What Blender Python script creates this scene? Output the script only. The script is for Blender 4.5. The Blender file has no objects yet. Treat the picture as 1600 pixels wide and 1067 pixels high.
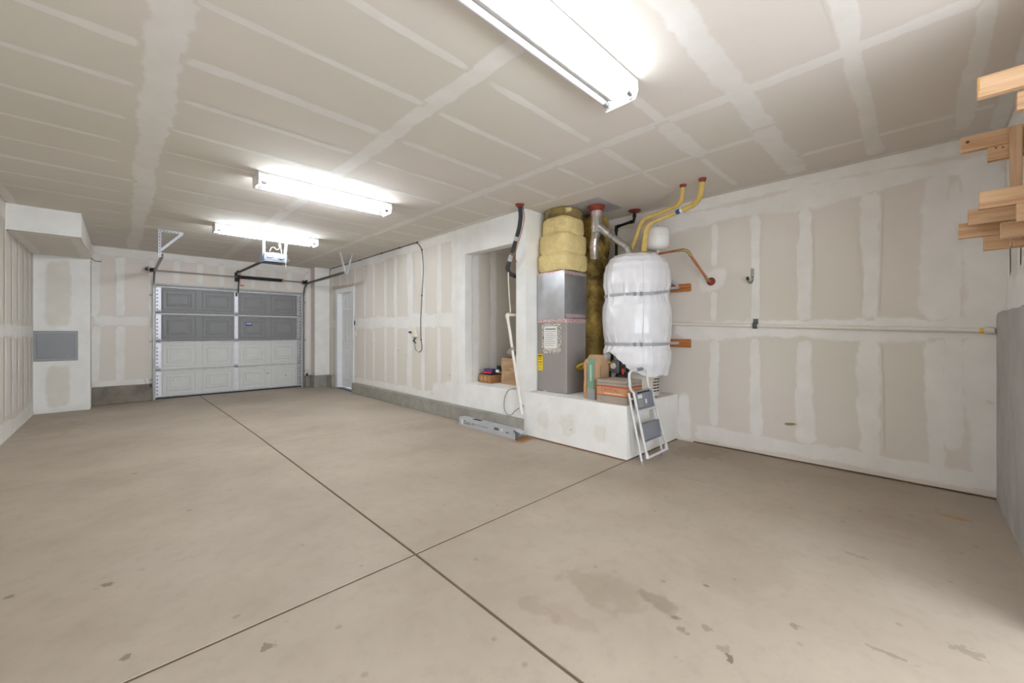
import bpy, math, random
from mathutils import Vector, Matrix, noise
random.seed(7)
PI = math.pi
C = bpy.context.scene.collection

# ------------------------------------------------------------------ camera, world, exposure
EYE = 1.23
YAW = math.atan(611.3 / 622.0)
cd = bpy.data.cameras.new('camera')
cd.sensor_fit = 'HORIZONTAL'; cd.sensor_width = 36.0; cd.lens = 36.0 * 622.0 / 1600.0
cd.shift_y = -13.5 / 1600.0; cd.clip_start = 0.02; cd.clip_end = 100
cam = bpy.data.objects.new('camera', cd); C.objects.link(cam)
cam.location = (0, 0, EYE); cam.rotation_euler = (PI / 2, 0, -YAW)
bpy.context.scene.camera = cam

w = bpy.data.worlds.new('daylight'); bpy.context.scene.world = w; w.use_nodes = True
WORLD_STRENGTH = 4.3
w.node_tree.nodes['Background'].inputs[0].default_value = (0.90, 0.97, 1.05, 1)
w.node_tree.nodes['Background'].inputs[1].default_value = WORLD_STRENGTH
TUBE_STRENGTH = 52.0

bpy.context.scene.cycles.diffuse_bounces = 6
vs = bpy.context.scene.view_settings
vs.view_transform = 'Standard'; vs.look = 'None'; vs.gamma = 1.0; vs.use_curve_mapping = False
vs.exposure = 0.7

# ------------------------------------------------------------------ dimensions (metres)
ZC = 2.715      # ceiling
XL = -0.94      # left wall
X1 = 3.45       # wall with side door and niche / platform front
X2 = 4.60       # far back wall of the alcove
YD = 9.80       # garage door wall
YB = 9.30       # bump-out face
YE = -0.46      # end wall (upper), concrete face at -0.41
YP = 1.945      # platform side face
ZP = 0.525      # platform top

# ------------------------------------------------------------------ materials
def srgb(r, g, b):
    f = lambda c: (c / 255) / 12.92 if c / 255 <= 0.04045 else ((c / 255 + 0.055) / 1.055) ** 2.4
    return (f(r), f(g), f(b), 1)

def newmat(name):
    m = bpy.data.materials.new(name); m.use_nodes = True
    nt = m.node_tree; b = nt.nodes['Principled BSDF']
    return m, nt, b

def N(nt, t, **kw):
    n = nt.nodes.new(t)
    for k, v in kw.items(): setattr(n, k, v)
    return n

def coords(nt, scale=(1, 1, 1)):
    tc = N(nt, 'ShaderNodeTexCoord'); mp = N(nt, 'ShaderNodeMapping')
    mp.inputs['Scale'].default_value = scale
    nt.links.new(tc.outputs['Object'], mp.inputs['Vector'])
    return mp.outputs['Vector']

def noise_fac(nt, scale, detail=4, rough=0.55, lo=0.35, hi=0.65, stretch=(1, 1, 1), vec=None):
    v = vec or coords(nt, stretch)
    n = N(nt, 'ShaderNodeTexNoise'); n.inputs['Scale'].default_value = scale
    n.inputs['Detail'].default_value = detail; n.inputs['Roughness'].default_value = rough
    nt.links.new(v, n.inputs['Vector'])
    r = N(nt, 'ShaderNodeMapRange'); r.inputs[1].default_value = lo; r.inputs[2].default_value = hi
    nt.links.new(n.outputs['Fac'], r.inputs[0])
    return r.outputs[0]

def mix(nt, fac, a, b):
    m = N(nt, 'ShaderNodeMix', data_type='RGBA')
    for s, v in ((0, fac), (6, a), (7, b)):
        if hasattr(v, 'links'): nt.links.new(v, m.inputs[s])
        else: m.inputs[s].default_value = v
    return m.outputs[2]

def mathn(nt, op, a, b=None):
    m = N(nt, 'ShaderNodeMath', operation=op)
    for s, v in ((0, a), (1, b)):
        if v is None: continue
        if hasattr(v, 'links'): nt.links.new(v, m.inputs[s])
        else: m.inputs[s].default_value = v
    return m.outputs[0]

def bump(nt, b, h, strength=0.3, dist=0.004):
    bp = N(nt, 'ShaderNodeBump'); bp.inputs['Strength'].default_value = strength
    bp.inputs['Distance'].default_value = dist
    nt.links.new(h, bp.inputs['Height']); nt.links.new(bp.outputs[0], b.inputs['Normal'])

def plain(name, col, rough=0.5, metal=0.0, var=0.08, scale=12, bumpy=0.0, spec=0.5, stretch=(1, 1, 1), dark=None):
    m, nt, b = newmat(name)
    f = noise_fac(nt, scale, lo=0.3, hi=0.7, stretch=stretch)
    a = col; d = dark or tuple([c * (1 - 2.2 * var) for c in col[:3]] + [1])
    nt.links.new(mix(nt, f, d, a), b.inputs['Base Color'])
    b.inputs['Roughness'].default_value = rough; b.inputs['Metallic'].default_value = metal
    b.inputs['Specular IOR Level'].default_value = spec
    if bumpy: bump(nt, b, f, bumpy)
    return m

def emit(name, col, s):
    m, nt, b = newmat(name)
    b.inputs['Base Color'].default_value = col
    b.inputs['Emission Color'].default_value = col; b.inputs['Emission Strength'].default_value = s
    return m

def paper_color(nt, c1, c2, c3):
    """bare drywall paper, drifting between pinkish and greenish from board to board"""
    v = coords(nt)
    f1 = noise_fac(nt, 0.55, 2, lo=0.38, hi=0.62, vec=v)
    base = mix(nt, f1, c1, c2)
    f2 = mathn(nt, 'MULTIPLY', noise_fac(nt, 6, 5, lo=0.56, hi=0.8, vec=v), 0.3)
    return mix(nt, f2, base, c3)

def drywall_mat(name, c1, c2, c3):
    m, nt, b = newmat(name)
    nt.links.new(paper_color(nt, c1, c2, c3), b.inputs['Base Color'])
    b.inputs['Roughness'].default_value = 0.85; b.inputs['Specular IOR Level'].default_value = 0.2
    return m

def mud_color(nt, col, col2): return mix(nt, noise_fac(nt, 5, 4, lo=0.35, hi=0.65), col2, col)

def mud_mat(name, col, col2, ground=None, strength=1.0, ragged=0.7):
    """joint compound, thinning out into the colour of the board it lies on"""
    m, nt, b = newmat(name)
    c = mud_color(nt, col, col2)
    if ground:
        at = N(nt, 'ShaderNodeAttribute', attribute_name='feather')
        g = noise_fac(nt, 7, 4, 0.6, lo=0.25, hi=0.7)
        h = mathn(nt, 'ADD', at.outputs['Fac'], mathn(nt, 'MULTIPLY', mathn(nt, 'SUBTRACT', g, 0.55), ragged))
        r = N(nt, 'ShaderNodeMapRange'); r.inputs[1].default_value = 0.2; r.inputs[2].default_value = 0.6
        r.interpolation_type = 'SMOOTHSTEP'
        nt.links.new(h, r.inputs[0])
        lim = mathn(nt, 'MINIMUM', r.outputs[0], mathn(nt, 'MULTIPLY', at.outputs['Fac'], 6.0))
        c = mix(nt, mathn(nt, 'MULTIPLY', lim, strength), ground(nt), c)
    nt.links.new(c, b.inputs['Base Color'])
    b.inputs['Roughness'].default_value = 0.85; b.inputs['Specular IOR Level'].default_value = 0.2
    return m

def concrete_floor():
    m, nt, b = newmat('floor concrete')
    v = coords(nt)
    f1 = noise_fac(nt, 0.9, 5, 0.6, 0.35, 0.66, vec=v)
    f2 = noise_fac(nt, 3.2, 6, 0.62, 0.35, 0.68, vec=v)
    base = mix(nt, f1, srgb(158, 144, 129), srgb(178, 165, 149))
    base = mix(nt, mathn(nt, 'MULTIPLY', f2, 0.55), base, srgb(168, 157, 143))
    f5 = noise_fac(nt, 0.55, 3, 0.5, 0.5, 0.7, vec=v)
    base = mix(nt, mathn(nt, 'MULTIPLY', f5, 0.5), base, srgb(184, 174, 161))
    f6 = noise_fac(nt, 11, 5, 0.7, 0.5, 0.72, vec=v)
    base = mix(nt, mathn(nt, 'MULTIPLY', f6, 0.32), base, srgb(150, 136, 121))
    # small oil and grime spots
    for sc, th, am, off in ((3.1, 0.045, 0.45, 0.0), (1.7, 0.032, 0.55, 3.3), (7.0, 0.07, 0.3, 9.1)):
        mp = N(nt, 'ShaderNodeMapping'); mp.inputs['Location'].default_value = (off, off * 0.7, 0)
        nt.links.new(v, mp.inputs['Vector'])
        nz = N(nt, 'ShaderNodeTexNoise'); nz.inputs['Scale'].default_value = sc * 5; nz.inputs['Detail'].default_value = 3
        nt.links.new(mp.outputs[0], nz.inputs['Vector'])
        ad = N(nt, 'ShaderNodeVectorMath', operation='MULTIPLY_ADD')
        nt.links.new(nz.outputs['Color'], ad.inputs[0]); ad.inputs[1].default_value = (0.12 / sc,) * 3
        nt.links.new(mp.outputs[0], ad.inputs[2])
        vo = N(nt, 'ShaderNodeTexVoronoi'); vo.inputs['Scale'].default_value = sc
        nt.links.new(ad.outputs[0], vo.inputs['Vector'])
        r = N(nt, 'ShaderNodeMapRange'); r.inputs[1].default_value = th * 1.6; r.inputs[2].default_value = th * 0.9
        nt.links.new(vo.outputs['Distance'], r.inputs[0])
        gate = N(nt, 'ShaderNodeSeparateColor'); nt.links.new(vo.outputs['Color'], gate.inputs[0])
        g = mathn(nt, 'LESS_THAN', gate.outputs[0], 0.4)
        k = mathn(nt, 'MULTIPLY', mathn(nt, 'MULTIPLY', r.outputs[0], g), am)
        base = mix(nt, k, base, srgb(98, 88, 78))
    # particular stains: centre x, y, radius x, y, strength, colour
    S = [(1.66, 1.05, 0.13, 0.22, 0.30, (132, 119, 100)), (1.76, 0.835, 0.05, 0.085, 0.5, (120, 108, 92)),
         (1.32, 1.20, 0.05, 0.12, 0.3, (140, 122, 108)), (1.38, 1.08, 0.06, 0.13, 0.25, (146, 128, 114)),
         (1.712, 0.734, 0.017, 0.02, 0.6, (98, 86, 74)), (1.66, 0.677, 0.018, 0.024, 0.5, (104, 92, 80)), (1.738, 0.614, 0.018, 0.022, 0.4, (104, 92, 80)),
         (1.645, 0.495, 0.02, 0.016, 0.7, (92, 80, 70)), (1.67, 0.53, 0.022, 0.02, 0.35, (110, 98, 86)), (2.035, 0.716, 0.012, 0.018, 0.6, (92, 80, 70)),
         (-0.053, 2.774, 0.03, 0.022, 0.65, (92, 84, 78)), (0.406, 1.786, 0.03, 0.022, 0.65, (100, 90, 82)), (-0.37, 2.967, 0.022, 0.016, 0.6, (100, 90, 82)), (0.011, 2.101, 0.02, 0.014, 0.6, (96, 86, 78)),
         (3.975, -0.17, 0.05, 0.075, 0.5, (172, 146, 104)), (3.955, -0.19, 0.018, 0.065, 0.7, (182, 130, 66)),
         (-0.6, 7.8, 0.28, 0.5, 0.28, (136, 118, 100)), (2.9, 4.5, 0.3, 0.25, 0.18, (136, 118, 100)), (2.02, 0.36, 0.02, 0.02, 0.5, (104, 92, 80)),
         (2.10, 0.075, 0.012, 0.07, 0.4, (110, 98, 86)), (2.33, -0.14, 0.03, 0.05, 0.35, (110, 98, 86)), (2.90, 0.23, 0.02, 0.05, 0.3, (116, 102, 90)),
         (3.29, 3.2, 0.16, 0.12, 0.45, (158, 120, 74)), (3.44, 2.6, 0.015, 0.75, 0.6, (150, 104, 58)), (2.35, 0.7, 0.35, 0.3, 0.10, (136, 118, 100)),
         (4.3, 1.6, 0.35, 0.22, 0.28, (136, 118, 98))]
    nz = N(nt, 'ShaderNodeTexNoise'); nz.inputs['Scale'].default_value = 9; nz.inputs['Detail'].default_value = 4
    nt.links.new(v, nz.inputs['Vector'])
    rag_big = mathn(nt, 'MULTIPLY', mathn(nt, 'SUBTRACT', nz.outputs['Fac'], 0.5), 2.6)
    nz2 = N(nt, 'ShaderNodeTexNoise'); nz2.inputs['Scale'].default_value = 38; nz2.inputs['Detail'].default_value = 3
    nt.links.new(v, nz2.inputs['Vector'])
    rag_small = mathn(nt, 'MULTIPLY', mathn(nt, 'SUBTRACT', nz2.outputs['Fac'], 0.5), 3.4)
    for (x, y, rx, ry, am, col) in S:
        mp = N(nt, 'ShaderNodeMapping', vector_type='TEXTURE')
        mp.inputs['Location'].default_value = (x, y, 0); mp.inputs['Scale'].default_value = (rx, ry, 1)
        nt.links.new(v, mp.inputs['Vector'])
        ln = N(nt, 'ShaderNodeVectorMath', operation='LENGTH'); nt.links.new(mp.outputs[0], ln.inputs[0])
        d = mathn(nt, 'ADD', ln.outputs['Value'], rag_small if rx * ry < 0.003 else rag_big)
        r = N(nt, 'ShaderNodeMapRange'); r.inputs[1].default_value = 1.1; r.inputs[2].default_value = 0.75
        nt.links.new(d, r.inputs[0])
        base = mix(nt, mathn(nt, 'MULTIPLY', r.outputs[0], am), base, srgb(*col))
    nt.links.new(base, b.inputs['Base Color'])
    b.inputs['Roughness'].default_value = 0.62; b.inputs['Specular IOR Level'].default_value = 0.35
    bump(nt, b, noise_fac(nt, 60, 3, vec=v), 0.06, 0.002)
    return m

def wood_mat(name, c1, c2, axis=1, scale=1.0):
    m, nt, b = newmat(name)
    st = [22, 22, 22]; st[axis] = 1.6
    oi = N(nt, 'ShaderNodeObjectInfo')
    tc = N(nt, 'ShaderNodeTexCoord')
    ad = N(nt, 'ShaderNodeVectorMath', operation='ADD')
    nt.links.new(tc.outputs['Object'], ad.inputs[0]); nt.links.new(oi.outputs['Random'], ad.inputs[1])
    mp = N(nt, 'ShaderNodeMapping'); mp.inputs['Scale'].default_value = [s * scale for s in st]
    nt.links.new(ad.outputs[0], mp.inputs['Vector'])
    n = N(nt, 'ShaderNodeTexNoise'); n.inputs['Scale'].default_value = 1.6; n.inputs['Detail'].default_value = 4
    n.inputs['Distortion'].default_value = 0.6
    nt.links.new(mp.outputs[0], n.inputs['Vector'])
    r = N(nt, 'ShaderNodeMapRange'); r.inputs[1].default_value = 0.38; r.inputs[2].default_value = 0.66
    nt.links.new(n.outputs['Fac'], r.inputs[0])
    nt.links.new(mix(nt, r.outputs[0], c1, c2), b.inputs['Base Color'])
    b.inputs['Roughness'].default_value = 0.65
    return m

def foil_print(name, base, ink, scale):
    m, nt, b = newmat(name)
    f = noise_fac(nt, scale, 2, lo=0.5, hi=0.56, stretch=(1, 1, 2.2))
    nt.links.new(mix(nt, f, base, ink), b.inputs['Base Color'])
    b.inputs['Roughness'].default_value = 0.35; b.inputs['Metallic'].default_value = 0.4
    return m

def insulation_mat(name, c1, c2, grime, amount):
    m, nt, b = newmat(name)
    f = noise_fac(nt, 14, 6, 0.7, 0.3, 0.7)
    base = mix(nt, f, c2, c1)
    g = noise_fac(nt, 3.4, 5, 0.6, 0.66 - amount, 0.8 - amount * 0.6)
    nt.links.new(mix(nt, mathn(nt, 'MULTIPLY', g, 0.85), base, grime), b.inputs['Base Color'])
    b.inputs['Roughness'].default_value = 0.9; b.inputs['Specular IOR Level'].default_value = 0.15
    bump(nt, b, noise_fac(nt, 30, 5, 0.7), 0.5, 0.01)
    return m

M = {}
WALL = (srgb(222, 214, 207), srgb(217, 212, 201), srgb(209, 203, 194))
CEIL = (srgb(213, 205, 197), srgb(208, 203, 191), srgb(202, 196, 187))
WHITE = (srgb(238, 237, 234), srgb(230, 229, 225))
wall_ground = lambda nt: paper_color(nt, *WALL)
ceil_ground = lambda nt: paper_color(nt, *CEIL)
white_ground = lambda nt: mud_color(nt, *WHITE)
M['board'] = drywall_mat('bare drywall paper', *WALL)
M['ceil'] = drywall_mat('ceiling drywall paper', *CEIL)
M['mud'] = mud_mat('joint compound', srgb(234, 231, 227), srgb(227, 224, 219), wall_ground)
M['mudc'] = mud_mat('ceiling joint compound', srgb(226, 222, 217), srgb(219, 215, 209), ceil_ground, 0.9)
M['white_board'] = mud_mat('skimmed white drywall', *WHITE)
M['patch'] = mud_mat('bare paper showing through', srgb(216, 210, 199), srgb(209, 203, 191), white_ground, 0.7, 0.35)
M['patch_faint'] = mud_mat('thin skim over paper', srgb(220, 215, 205), srgb(214, 209, 198), white_ground, 0.5, 0.9)
M['scuff'] = mud_mat('brown scuff', srgb(150, 120, 88), srgb(120, 100, 80), wall_ground, 0.9)
M['scuff_w'] = mud_mat('grey scuff', srgb(150, 140, 125), srgb(130, 120, 105), white_ground, 0.9)
M['floor'] = concrete_floor()
M['joint'] = plain('joint grit', srgb(104, 90, 72), 0.9, var=0.15, scale=40)
M['curb'] = plain('formed concrete', srgb(158, 154, 145), 0.85, var=0.13, scale=7, bumpy=0.15)
M['curb_dark'] = plain('stained concrete', srgb(142, 133, 122), 0.85, var=0.2, scale=6, bumpy=0.2)
M['concrete'] = plain('stem wall concrete', srgb(176, 172, 168), 0.8, var=0.1, scale=5, bumpy=0.15)
M['white'] = plain('white enamel', srgb(232, 232, 230), 0.4, var=0.02)
M['door_white'] = plain('painted door white', srgb(236, 237, 239), 0.4, var=0.015)
M['fixture'] = plain('fixture enamel', srgb(222, 222, 218), 0.4, var=0.02)
M['tube'] = emit('lit tube', (0.90, 0.97, 1.04, 1), TUBE_STRENGTH)
M['tube_dim'] = emit('dimmed lit tube', (0.90, 0.97, 1.04, 1), TUBE_STRENGTH * 0.48)  # near tube set weaker to shrink its halo on the ceiling
M['tube_off'] = plain('unlit tube glass', srgb(214, 211, 218), 0.25, var=0.01)
M['gray_panel'] = plain('grey door steel', srgb(132, 132, 134), 0.5, var=0.03)
M['white_panel'] = plain('white door steel', srgb(212, 213, 211), 0.45, var=0.02)
M['galv'] = plain('galvanised steel', srgb(188, 189, 194), 0.62, 0.25, var=0.1, scale=18)
M['rail'] = plain('section rail', srgb(216, 215, 214), 0.6, 0.1, var=0.08)
M['galv_white'] = plain('bright galvanised stile', srgb(222, 222, 230), 0.4, 0.3, var=0.05, scale=18)
M['track'] = plain('track steel', srgb(150, 146, 140), 0.4, 0.7, var=0.1)
M['sheet'] = plain('plenum sheet metal', srgb(204, 205, 208), 0.32, 0.8, var=0.1, scale=6)
M['cabinet'] = plain('furnace cabinet paint', srgb(156, 150, 146), 0.45, 0.1, var=0.04, scale=3)
M['dark'] = plain('black rubber', srgb(38, 36, 36), 0.55, var=0.1)
M['black_iron'] = plain('black iron pipe', srgb(30, 29, 30), 0.35, 0.4, var=0.15, scale=30)
M['hole'] = plain('dark punched hole', srgb(40, 40, 44), 0.8, var=0.05)
M['spring'] = plain('black spring', srgb(34, 30, 28), 0.5, 0.3, var=0.2, scale=60)
M['opener'] = plain('opener grey', srgb(92, 95, 104), 0.4, 0.2, var=0.05)
M['opener_dark'] = plain('opener dark grey', srgb(88, 90, 96), 0.5, var=0.05)
M['elec'] = plain('electrical panel grey', srgb(150, 152, 155), 0.5, 0.1, var=0.02)
M['elec_door'] = plain('breaker door grey', srgb(138, 140, 144), 0.45, 0.1, var=0.02)
M['red'] = plain('red plastic', srgb(205, 45, 45), 0.45, var=0.05)
M['redcaulk'] = plain('red firestop caulk', srgb(150, 66, 50), 0.7, var=0.2, scale=20)
M['yellow'] = plain('yellow label', srgb(236, 208, 40), 0.5, var=0.03)
M['hose'] = plain('yellow gas connector', srgb(232, 196, 32), 0.4, var=0.06)
M['paper'] = plain('white paper', srgb(228, 227, 222), 0.7, var=0.03)
M['ink'] = plain('black print', srgb(40, 38, 38), 0.6, var=0.02)
M['ink_grey'] = plain('grey print', srgb(120, 120, 126), 0.6, var=0.02)
M['ink_red'] = plain('red print', srgb(186, 66, 52), 0.6, var=0.05)
M['foil'] = plain('aluminium flue', srgb(206, 203, 198), 0.28, 0.85, var=0.14, scale=25)
M['foil_tape'] = foil_print('printed foil tape', srgb(214, 210, 208), srgb(196, 104, 104), 70)
M['foil_worn'] = foil_print('worn foil tape', srgb(216, 212, 206), srgb(128, 118, 108), 60)
M['ins'] = insulation_mat('yellow fibreglass', srgb(236, 218, 164), srgb(222, 198, 134), srgb(160, 140, 98), 0.08)
M['ins_old'] = insulation_mat('grimy fibreglass', srgb(204, 176, 104), srgb(178, 148, 78), srgb(54, 46, 40), 0.25)
M['ins_top'] = insulation_mat('sooty fibreglass', srgb(196, 172, 108), srgb(160, 136, 82), srgb(60, 54, 48), 0.32)
M['pipe_ins'] = insulation_mat('pipe wrap', srgb(224, 196, 122), srgb(200, 170, 96), srgb(150, 122, 70), 0.06)
M['blanket'] = plain('white vinyl blanket', srgb(236, 236, 240), 0.27, var=0.03, scale=7, bumpy=0.25, spec=0.6)
M['tank'] = plain('heater jacket', srgb(205, 199, 184), 0.45, var=0.04)
M['copper'] = plain('copper', srgb(196, 116, 76), 0.35, 0.75, var=0.14, scale=14)
M['brass'] = plain('brass', srgb(176, 150, 96), 0.35, 0.8, var=0.1)
M['pvc'] = plain('white pvc', srgb(228, 224, 214), 0.35, var=0.03)
M['foam'] = plain('dark pipe foam', srgb(58, 58, 62), 0.8, var=0.1, scale=30)
M['kraft'] = plain('kraft paper', srgb(184, 150, 116), 0.8, var=0.08, scale=5)
M['card'] = plain('cardboard', srgb(172, 126, 82), 0.85, var=0.1, scale=8)
M['green'] = plain('green print', srgb(120, 158, 134), 0.75, var=0.06)
M['green_pale'] = plain('pale green print', srgb(176, 198, 180), 0.75, var=0.05)
M['tan_box'] = plain('tan carton', srgb(198, 146, 104), 0.75, var=0.06)
M['grey_box'] = plain('grey-brown carton', srgb(164, 150, 138), 0.8, var=0.07)
M['silver_box'] = plain('silver-grey carton', srgb(186, 188, 191), 0.5, var=0.05)
M['step_grey'] = plain('grey step plastic', srgb(136, 140, 148), 0.5, var=0.05)
M['stool_white'] = plain('white stool tube', srgb(218, 216, 216), 0.4, var=0.04)
M['blue'] = plain('blue sticker', srgb(38, 78, 142), 0.5, var=0.03)
M['purple'] = plain('purple carton', srgb(84, 52, 120), 0.5, var=0.05)
M['orange_red'] = plain('orange red', srgb(222, 66, 36), 0.5, var=0.05)
M['navy'] = plain('navy cloth', srgb(44, 46, 62), 0.9, var=0.15)
M['grey_cable'] = plain('grey cable', srgb(150, 150, 150), 0.5, var=0.04)
M['wire'] = plain('dark grey wire', srgb(92, 90, 88), 0.55, var=0.06)
M['cream'] = plain('cream cable', srgb(226, 218, 200), 0.5, var=0.04)
M['wood'] = wood_mat('framing lumber', srgb(206, 172, 136), srgb(182, 142, 104), 1)
M['wood_v'] = wood_mat('upright lumber', srgb(200, 166, 132), srgb(176, 138, 104), 2)
M['wood_dark'] = wood_mat('stained lumber', srgb(196, 122, 62), srgb(152, 88, 44), 1)
M['knot'] = plain('wood knot', srgb(96, 60, 38), 0.7, var=0.1)
M['resin'] = plain('resin streak', srgb(214, 152, 66), 0.6, var=0.1)
M['gap_shade'] = plain('shadowed gap brown', srgb(122, 92, 66), 0.8, var=0.15)  # brown standing in for the shadow in the gap below the boards
M['plug'] = plain('white plastic', srgb(230, 230, 226), 0.4, var=0.02)
M['steel'] = plain('brushed steel', srgb(170, 170, 172), 0.35, 0.8, var=0.08)
M['beige'] = plain('beige plastic', srgb(206, 196, 180), 0.5, var=0.04)

# ------------------------------------------------------------------ mesh helpers
ORG = {}
def tag(o, label=None, cat=None, group=None, kind=None):
    if label: o['label'] = label
    if cat: o['category'] = cat
    if group: o['group'] = group
    if kind: o['kind'] = kind
    return o

def thing(name, loc, label, cat, group=None, kind=None):
    o = bpy.data.objects.new(name, None); C.objects.link(o); o.location = loc
    o.empty_display_size = 0.05
    ORG[o.name] = Vector(loc)
    return tag(o, label, cat, group, kind)

class MB:
    def __init__(s): s.v = []; s.f = []; s.attr = None
    def add(s, vs, fs):
        k = len(s.v); s.v += [tuple(p) for p in vs]; s.f += [tuple(i + k for i in f) for f in fs]; return s
    def box(s, a, b, bev=0.0):
        x0, x1 = sorted((a[0], b[0])); y0, y1 = sorted((a[1], b[1])); z0, z1 = sorted((a[2], b[2]))
        if bev <= 0:
            v = [(x0, y0, z0), (x1, y0, z0), (x1, y1, z0), (x0, y1, z0), (x0, y0, z1), (x1, y0, z1), (x1, y1, z1), (x0, y1, z1)]
            f = [(0, 3, 2, 1), (4, 5, 6, 7), (0, 1, 5, 4), (1, 2, 6, 5), (2, 3, 7, 6), (3, 0, 4, 7)]
            return s.add(v, f)
        q = bev
        def ring(i, z): return [(x0 + i, y0 + i, z), (x1 - i, y0 + i, z), (x1 - i, y1 - i, z), (x0 + i, y1 - i, z)]
        def oct_(i, z): 
            return [(x0 + q, y0 + i, z), (x1 - q, y0 + i, z), (x1 - i, y0 + q, z), (x1 - i, y1 - q, z),
                    (x1 - q, y1 - i, z), (x0 + q, y1 - i, z), (x0 + i, y1 - q, z), (x0 + i, y0 + q, z)]
        R = [oct_(q * 0.999, z0), oct_(0, z0 + q), oct_(0, z1 - q), oct_(q * 0.999, z1)]
        return s.loft(R)
    def loft(s, rings, cap0=True, cap1=True, closed=True):
        n = len(rings[0]); v = [p for r in rings for p in r]; f = []
        for i in range(len(rings) - 1):
            for j in range(n if closed else n - 1):
                a = i * n + j; b = i * n + (j + 1) % n
                f.append((a, b, b + n, a + n))
        if cap0: f.append(tuple(range(n - 1, -1, -1)))
        if cap1: f.append(tuple((len(rings) - 1) * n + j for j in range(n)))
        return s.add(v, f)
    def tube(s, pts, r, n=10, closed=False, round_=0.0, seg=5):
        P = [Vector(p) for p in pts]
        if round_ > 0 and len(P) > 2:
            Q = [P[0]]
            for i in range(1, len(P) - 1):
                a = P[i - 1] - P[i]; b = P[i + 1] - P[i]
                d = min(round_, a.length * 0.45, b.length * 0.45)
                p0 = P[i] + a.normalized() * d; p1 = P[i] + b.normalized() * d
                for k in range(seg + 1):
                    t = k / seg
                    Q.append(p0 * (1 - t) ** 2 + P[i] * 2 * t * (1 - t) + p1 * t * t)
            Q.append(P[-1]); P = Q
        rr = r if isinstance(r, (list, tuple)) else None
        rings = []; up = None
        m = len(P)
        for i in range(m):
            if closed: t = (P[(i + 1) % m] - P[i - 1])
            else: t = (P[min(i + 1, m - 1)] - P[max(i - 1, 0)])
            if t.length < 1e-9: t = Vector((0, 0, 1))
            t.normalize()
            if up is None:
                up = Vector((0, 0, 1)) if abs(t.z) < 0.9 else Vector((1, 0, 0))
            u = t.cross(up)
            if u.length < 1e-6: u = t.orthogonal()
            u.normalize(); w_ = u.cross(t).normalized(); up = w_
            q = rr[min(i, len(rr) - 1)] if rr else r
            rings.append([P[i] + (u * math.cos(2 * PI * k / n) + w_ * math.sin(2 * PI * k / n)) * q for k in range(n)])
        if closed: rings.append(rings[0]); return s.loft(rings, False, False)
        return s.loft(rings)
    def bar(s, a, b, wd, th, up=(0, 0, 1)):
        """rectangular bar from a to b; wd across, th along up"""
        a = Vector(a); b = Vector(b); t = (b - a).normalized(); u = t.cross(Vector(up))
        if u.length < 1e-6: u = t.orthogonal()
        u.normalize(); v = u.cross(t).normalized()
        R = []
        for p in (a, b):
            R.append([p + u * sx * wd / 2 + v * sy * th / 2 for sx, sy in ((-1, -1), (1, -1), (1, 1), (-1, 1))])
        return s.loft(R)
    def lathe(s, c, prof, n=28, axis='z', cap=True):
        R = []
        for (h, r) in prof:
            ring = []
            for k in range(n):
                a = 2 * PI * k / n; x, y = r * math.cos(a), r * math.sin(a)
                p = (x, y, h) if axis == 'z' else (h, x, y) if axis == 'x' else (x, h, y)
                ring.append(Vector(c) + Vector(p))
            R.append(ring)
        return s.loft(R, cap, cap)
    def build(s, name, mat, parent=None, smooth=False, label=None, kind=None):
        org = Vector((0, 0, 0))
        if parent is not None: org = ORG.get(parent.name, Vector((0, 0, 0)))
        me = bpy.data.meshes.new(name)
        me.from_pydata([tuple(Vector(p) - org) for p in s.v], [], s.f)
        me.update()
        import bmesh
        bm = bmesh.new(); bm.from_mesh(me); bmesh.ops.recalc_face_normals(bm, faces=bm.faces)
        bm.to_mesh(me); bm.free()
        if smooth:
            me.polygons.foreach_set('use_smooth', [True] * len(me.polygons))
            try: me.set_sharp_from_angle(angle=math.radians(38))
            except Exception: pass
        me.materials.append(M[mat] if isinstance(mat, str) else mat)
        o = bpy.data.objects.new(name, me); C.objects.link(o)
        if parent is not None: o.parent = parent
        ORG[o.name] = org
        if label: o['label'] = label
        if kind: o['kind'] = kind
        return o

def one(name, mb, mat, loc, label, cat, group=None, smooth=False):
    """a thing that is a single mesh, origin at its base"""
    org = Vector(loc); mb.v = [tuple(Vector(p) - org) for p in mb.v]
    o = mb.build(name, mat, None, smooth); o.location = loc; ORG[o.name] = org
    return tag(o, label, cat, group)

def struct(name, mb, mat, label=None, cat='wall'):
    o = mb.build(name, mat); o['kind'] = 'structure'
    if label: o['label'] = label
    o['category'] = cat
    return o

def BX(a, b, bev=0.0): return MB().box(a, b, bev)

def text_part(name, body, size, mat, parent, origin, right, up, depth=0.0004):
    cu = bpy.data.curves.new(name, 'FONT'); cu.body = body; cu.size = size; cu.extrude = depth
    tmp = bpy.data.objects.new(name + '_tmp', cu); C.objects.link(tmp)
    bpy.context.view_layer.update()
    dg = bpy.context.evaluated_depsgraph_get()
    me = bpy.data.meshes.new_from_object(tmp.evaluated_get(dg))
    bpy.data.objects.remove(tmp)
    R = Vector(right).normalized(); U = Vector(up).normalized(); Nn = R.cross(U)
    org = ORG.get(parent.name, Vector((0, 0, 0)))
    for vtx in me.vertices:
        p = Vector(origin) + R * vtx.co.x + U * vtx.co.y + Nn * vtx.co.z
        vtx.co = p - org
    me.materials.clear(); me.materials.append(M[mat])
    o = bpy.data.objects.new(name, me); C.objects.link(o); o.parent = parent
    ORG[o.name] = org
    return o

LIFT = 0.0006
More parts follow.
